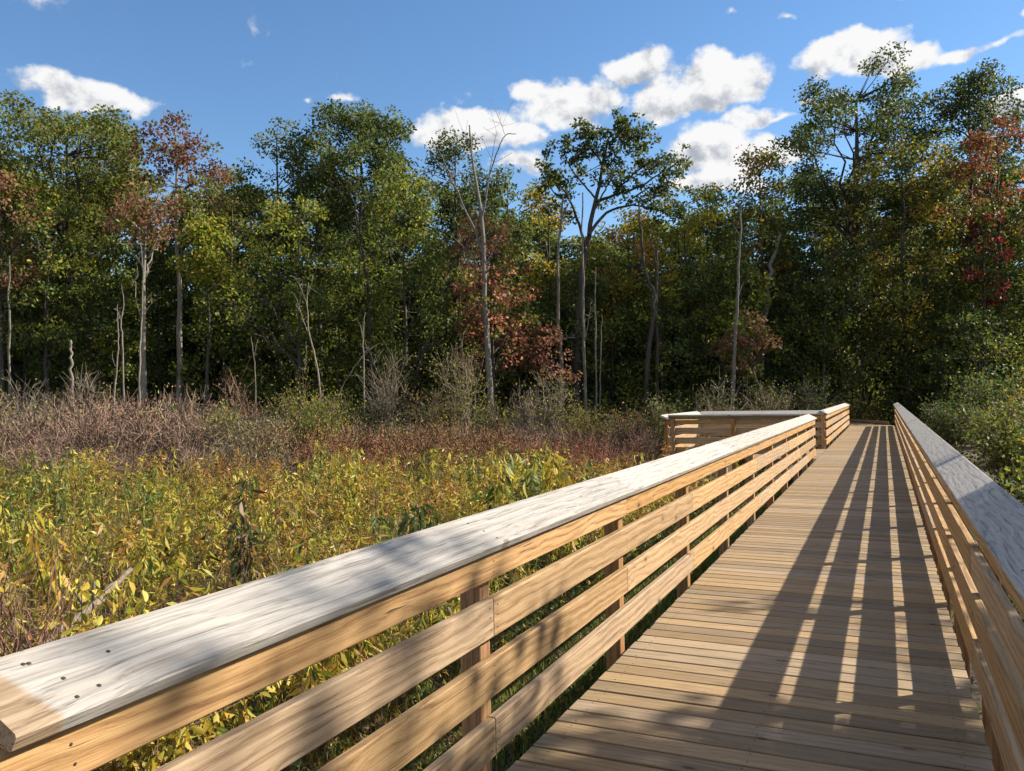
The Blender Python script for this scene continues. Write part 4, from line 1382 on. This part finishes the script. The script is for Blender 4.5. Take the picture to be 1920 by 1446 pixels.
def meadow():
    rng = np.random.default_rng(51)

    def some(n, pals, lo=26, hi=50, heads=0):
        out = []
        for k in range(n):
            out.append(herb_proto(rng, int(rng.integers(lo, hi)), pals[k % len(pals)], leaf=rng.uniform(.08, .17), droop=rng.uniform(.35, 1.3), heads=heads, lean=rng.uniform(.04, .30), wid=rng.uniform(.75, 1.6)))
        return out
    protos = some(10, [H_YG, H_YG + H_O[:1], H_YG + H_G[:1]]) + some(4, [H_Y + H_YG, H_Y]) + some(5, [H_G + H_YG[2:3], H_G]) + some(4, [H_O, H_O + H_Y], 20, 36, 14) + some(3, [H_B], 14, 26, 26)
    protos += [proto_join(*shrub_geo(rng, 1.0, .30, 4, 6, (.20, .12, .075), H_B + H_O, 16, .05, .004, 2)) for _ in range(3)]
    K0, K1, K2, K3, K4 = 10, 14, 19, 23, 29
    P, d, px = scatter(7600, 2.6, 20.6, -190, 1560, rng, 1.75)
    x, y = P[:, 0], P[:, 1]
    keep = (x < -1.98) & ~((x > -5.2) & (y > 19.0) & (y < 23.6)) & (y < 27)
    # ragged far edge; lower plants close to the railing
    keep &= d < 19.6 + 1.0 * patch(x, y, .8, 2.0)
    near = np.clip((-1.9 - x) / 1.8, 0, 1)
    h = (.36 + .64 * near) * (1.0 + .10 * patch(x, y, .7, .4)) * rng.uniform(.62, 1.2, len(P))
    cl = np.clip(patch(x, y, 1.25, 5.0) * 1.6 + .3, 0, 1)
    h *= .80 + .45 * cl
    # a hollow of low plants; its shade is put into their brown colours
    hol = np.exp(-(((px - 420) / 150) ** 2 + ((d - 7.6) / 1.5) ** 2))
    h *= 1 - .45 * hol
    kind = patch(x, y, .55, .9) + rng.normal(0, .45, len(P))
    gk = patch(x, y, .8, 3.1) + rng.normal(0, .4, len(P))
    keep &= patch(x, y, 1.9, 1.6) + rng.normal(0, .45, len(P)) > -.60
    n = len(P)
    uu = rng.uniform(size=n)
    which = rng.integers(0, K0, n)
    which = np.where(kind > .55, rng.integers(K0, K1, n), which)
    which = np.where(gk > .60, rng.integers(K1, K2, n), which)
    which = np.where((gk < -.62) | ((px > 1050) & (uu < .4)), rng.integers(K2, K3, n), which)
    which = np.where((hol + rng.normal(0, .2, n) > .45) | (rng.uniform(size=n) < .12), rng.integers(K3, K4, n), which)
    which = np.where((near < .6) & (uu < .55), rng.integers(K1, K2, n), np.where((near < .6) & (uu < .85), rng.integers(K3, K4, n), which))
    s = np.stack([.9 * h + .15, .9 * h + .15, h], 1)
    t = np.ones((len(P), 3)) * rng.uniform(.8, 1.2, (len(P), 1))
    V, Q, C = replicate(protos, P[keep], rng.uniform(0, 6.28, keep.sum()), s[keep], which[keep], t[keep])
    tag(obj('meadow_plants', mesh_np('meadow_plants', V, Q, None, C), M_HERB), 'dense yellow green marsh plants filling the meadow left of the railing', 'meadow', kind='stuff')
    # grass and low herbs at the foot of the railing and under the thicket
    m = 9000
    gx = np.concatenate([rng.uniform(-2.7, -1.52, m // 2), rng.uniform(.55, 2.2, m // 4), rng.uniform(-4.5, -2.0, m // 4)])
    gy = np.concatenate([rng.uniform(-.5, 19, m // 2), rng.uniform(0, 39, m // 4), rng.uniform(0, 19, m // 4)])
    gp = np.stack([gx, gy, np.full(m, ZG + .02)], 1)
    nb = 3
    B = np.repeat(gp, nb, 0) + rng.normal(0, .03, (m * nb, 3)) * np.array([1, 1, 0])
    D = rng.normal(size=(m * nb, 3)) * np.array([.45, .45, .1]) + np.array([0, 0, 1.0])
    L = rng.uniform(.12, .42, m * nb)
    V, Q, C = leaves(B, D, L, np.full(m * nb, .012), pick([(.10, .15, .03), (.16, .18, .04), (.07, .10, .025), (.22, .17, .07)], m * nb, rng), .2, rng)
    tag(obj('grass', mesh_np('grass', V, Q, None, C), M_HERB), 'low grass and sedge along the foot of the boardwalk', 'grass', kind='stuff')


meadow()


def wood_floor():
    """low growth on the floor of the wood"""
    rng = np.random.default_rng(61)
    pr = [proto_join(*shrub_geo(rng, 1.0, .55, 8, 6, TW_B, GREEN_D + GREEN, 150, .12, .008, 2)) for _ in range(3)] + [proto_join(*shrub_geo(rng, 1.0, .5, 8, 6, TW_B, OLIVE + FADED, 130, .12, .008, 2)) for _ in range(2)]
    P, d, px = scatter(330, 35, 50, -160, 2080, rng, 1.3)
    P[:, 2] += np.clip((d - 36) / 10, 0, 1) * .3
    # keep the walk itself clear
    c, s = math.cos(BEND), math.sin(BEND)
    u = -(P[:, 0] - X_L) * s + (P[:, 1] - 39.1) * c
    v = (P[:, 0] - X_L) * c + (P[:, 1] - 39.1) * s
    keep = ~((P[:, 0] > -2.2) & (P[:, 0] < 1.2) & (P[:, 1] < 40)) & ~((u > -1.5) & (u < 12) & (v > -.9) & (v < 2.7))
    h = rng.uniform(1.0, 2.6, len(P))
    V, Q, C = replicate(pr, P[keep], rng.uniform(0, 6.28, keep.sum()), np.stack([h, h, h], 1)[keep], rng.integers(0, 5, len(P))[keep], (np.ones((len(P), 3)) * rng.uniform(.75, 1.25, (len(P), 1)))[keep])
    tag(obj('undergrowth', mesh_np('undergrowth', V, Q, None, C), M_LEAF), 'dark leafy undergrowth on the floor of the wood', 'undergrowth', kind='stuff')


wood_floor()


# ------------------------------------------------------------------ plants one can pick out of the meadow
def tall_plant(px, depth, top, half, pal, label, seed, leaf=.125, name='tall_plant'):
    """a few leaning, branched stems with hanging leaves"""
    rng = np.random.default_rng(seed)
    b = at_z(px, depth)
    h = pt(px, top, depth)[2] - b[2]
    w_ = half * depth / F_PX
    acc = Acc()
    LV, n0 = [], 0
    for s_ in range(int(rng.integers(4, 7))):
        n = 8
        t = np.linspace(0, 1, n)
        hh = h * (1.0 if s_ == 0 else rng.uniform(.6, .95))
        ex, ey = rng.normal(0, w_ * .9, 2)
        P = np.stack([ex * t ** 1.6, ey * t ** 1.6, hh * t * (1 - .07 * t ** 3)], 1) + np.concatenate([[[0, 0, 0]], rng.normal(0, .012, (n - 1, 3))])
        V, Q = tube(P, np.linspace(.009, .003, n), 4)
        acc.add(V, Q, (.14, .115, .05))
        m = int(rng.integers(34, 60))
        ts = np.clip(rng.beta(2.4, 1.1, m), .2, 1)
        B = np.stack([np.interp(ts, t, P[:, k]) for k in range(3)], 1)
        a = rng.uniform(0, 6.28, m)
        R = (w_ * rng.uniform(.02, .5, m))[:, None] * np.stack([np.cos(a), np.sin(a), rng.uniform(-.2, .6, m)], 1)
        D = np.stack([np.cos(a), np.sin(a), rng.uniform(-3.2, -.2, m)], 1) + rng.normal(0, .25, (m, 3))
        ls = leaf * rng.uniform(.45, 1.3, m)
        LV.append(leaves_fine(B + R, D, ls, ls * rng.uniform(.2, .36, m), pick(pal, m, rng, .2), rng))
    V = np.concatenate([l[0] for l in LV])
    C = np.concatenate([l[2] for l in LV])
    Q = np.concatenate([l[1] + sum(len(x[0]) for x in LV[:i]) for i, l in enumerate(LV)])
    r = empty(name, b, label=label, cat='plant', group='tall plants standing out of the meadow')
    obj('stem', acc.mesh('stem'), M_TWIG, r)
    obj('foliage', mesh_np('foliage', V, Q, None, C), M_HERB, r)


H_DG = [(.05, .085, .03), (.075, .11, .035), (.10, .14, .05)]
for i, (px, dep, top, half, pal, lab) in enumerate([
        (465, 7.4, 868, 22, H_DG + H_B, 'withered dark plant with drooping leaves standing alone in the meadow'), (940, 9.4, 822, 34, H_YG + H_G, 'tall bright green plant rising behind the railing cap'),
        (1062, 9.6, 826, 32, H_Y + H_YG, 'tall yellow plant right of the bright green one'), (792, 8.2, 915, 22, H_DG + H_G, 'dark green plant just above the railing cap'),
        (660, 13, 826, 20, H_YG, 'yellow green plant topping the far side of the meadow'), (722, 7.8, 940, 22, H_G, 'green bushy plant left of the dark one above the cap'),
        (1100, 11, 852, 16, H_G + H_YG, 'green plant between the tall yellow plant and the lookout'), (120, 5.2, 920, 34, H_Y + H_YG, 'big yellow leaved plant at the left picture edge'),
        (1246, 17.5, 822, 12, H_O, 'spiky orange plant left of the lookout'), (555, 6.2, 985, 30, H_G + H_YG, 'green plant in the shadowed hollow')]):
    tall_plant(px, dep, top, half, pal, lab, 800 + i, leaf=.18 if px in (940, 1062) else .125)


def near_bush():
    """yellow leaved bush with round seed heads and thin red twigs beside the near railing"""
    rng = np.random.default_rng(77)
    for k, (px, dep, top, half, nl, lab, pal) in enumerate([(265, 3.9, 985, 120, 1100, 'yellow leaved bush with round seed heads beside the near railing', H_Y + H_YG), (45, 3.6, 975, 130, 320, 'tangle of thin reddish twigs in the lower left corner', H_O + H_Y)]):
        b = at_z(px, dep)
        h = pt(px, top, dep)[2] - b[2]
        col = (.20, .13, .08) if k == 0 else (.26, .13, .10)
        acc, lv = shrub_geo(rng, h, half * dep / F_PX, 14 if k == 0 else 64, 12, col, pal, nl, .06 if k == 0 else .035, .005, 3, True)
        r = empty('shrub', b, label=lab, cat='shrub', group='bushes beside the near railing')
        obj('branches', acc.mesh('branches'), M_TWIG, r)
        obj('foliage', mesh_np('foliage', lv[0], lv[1], None, lv[2]), M_HERB, r)
        if k == 0:
            V, Q, C, n = [], [], [], 0
            tips = np.concatenate(acc.V)[rng.integers(0, acc.n, 110)]
            tips = tips[tips[:, 2] > h * .5]
            for p in tips:
                q = p + rng.normal(0, .03, 3)
                th = np.array([0, .5, 1.0, 1.6, 2.2, 2.75, 3.14])
                PP = q[None] + np.stack([0 * th, 0 * th, -.008 * np.cos(th)], 1)
                v, qd = tube(PP, .008 * np.sin(th) + .0004, 6)
                V.append(v); Q.append(qd + n); n += len(v)
            V = np.concatenate(V)
            obj('seed_heads', mesh_np('seed_heads', V, np.concatenate(Q), None, np.tile([.42, .28, .10], (len(V), 1)), True), M_HERB, r)['kind'] = 'stuff'


near_bush()


def logs():
    for k, (a, b, r0, r1, lab) in enumerate([((70, 1150, 4.4), (245, 1010, 5.6), .034, .02, 'weathered grey log lying through the bush on the left')]):
        acc = Acc()
        rng = np.random.default_rng(k)
        A, B = pt(a[0], a[1], a[2]) - np.array([0, 0, .22 * (1 - k)]), pt(b[0], b[1], b[2]) - np.array([0, 0, .22 * (1 - k)])
        t = np.linspace(0, 1, 14)[:, None]
        P = A * (1 - t) + B * t + rng.normal(0, .007, (14, 3)) * np.linalg.norm(B - A)
        R = np.linspace(r0, r1, 14) * rng.uniform(.75, 1.15, 14)
        P = np.concatenate([P[:1] * 1.0001, P, P[-1:] * 1.0001])
        V, Q = tube(P, np.concatenate([[.001], R, [.001]]), 9)
        acc.add(V, Q, (.24, .19, .14))
        for _ in range(3):
            j = rng.integers(4, 11)
            d = unit(rng.normal(size=3) + np.array([0, 0, .4]))
            v, q = tube(np.stack([P[j], P[j] + d * .08, P[j] + d * .16]), np.array([.015, .012, .006]), 5)
            acc.add(v, q, (.22, .17, .12))
        tag(obj('fallen_log', acc.mesh('fallen_log', True), M_BARK), lab, 'log')


logs()
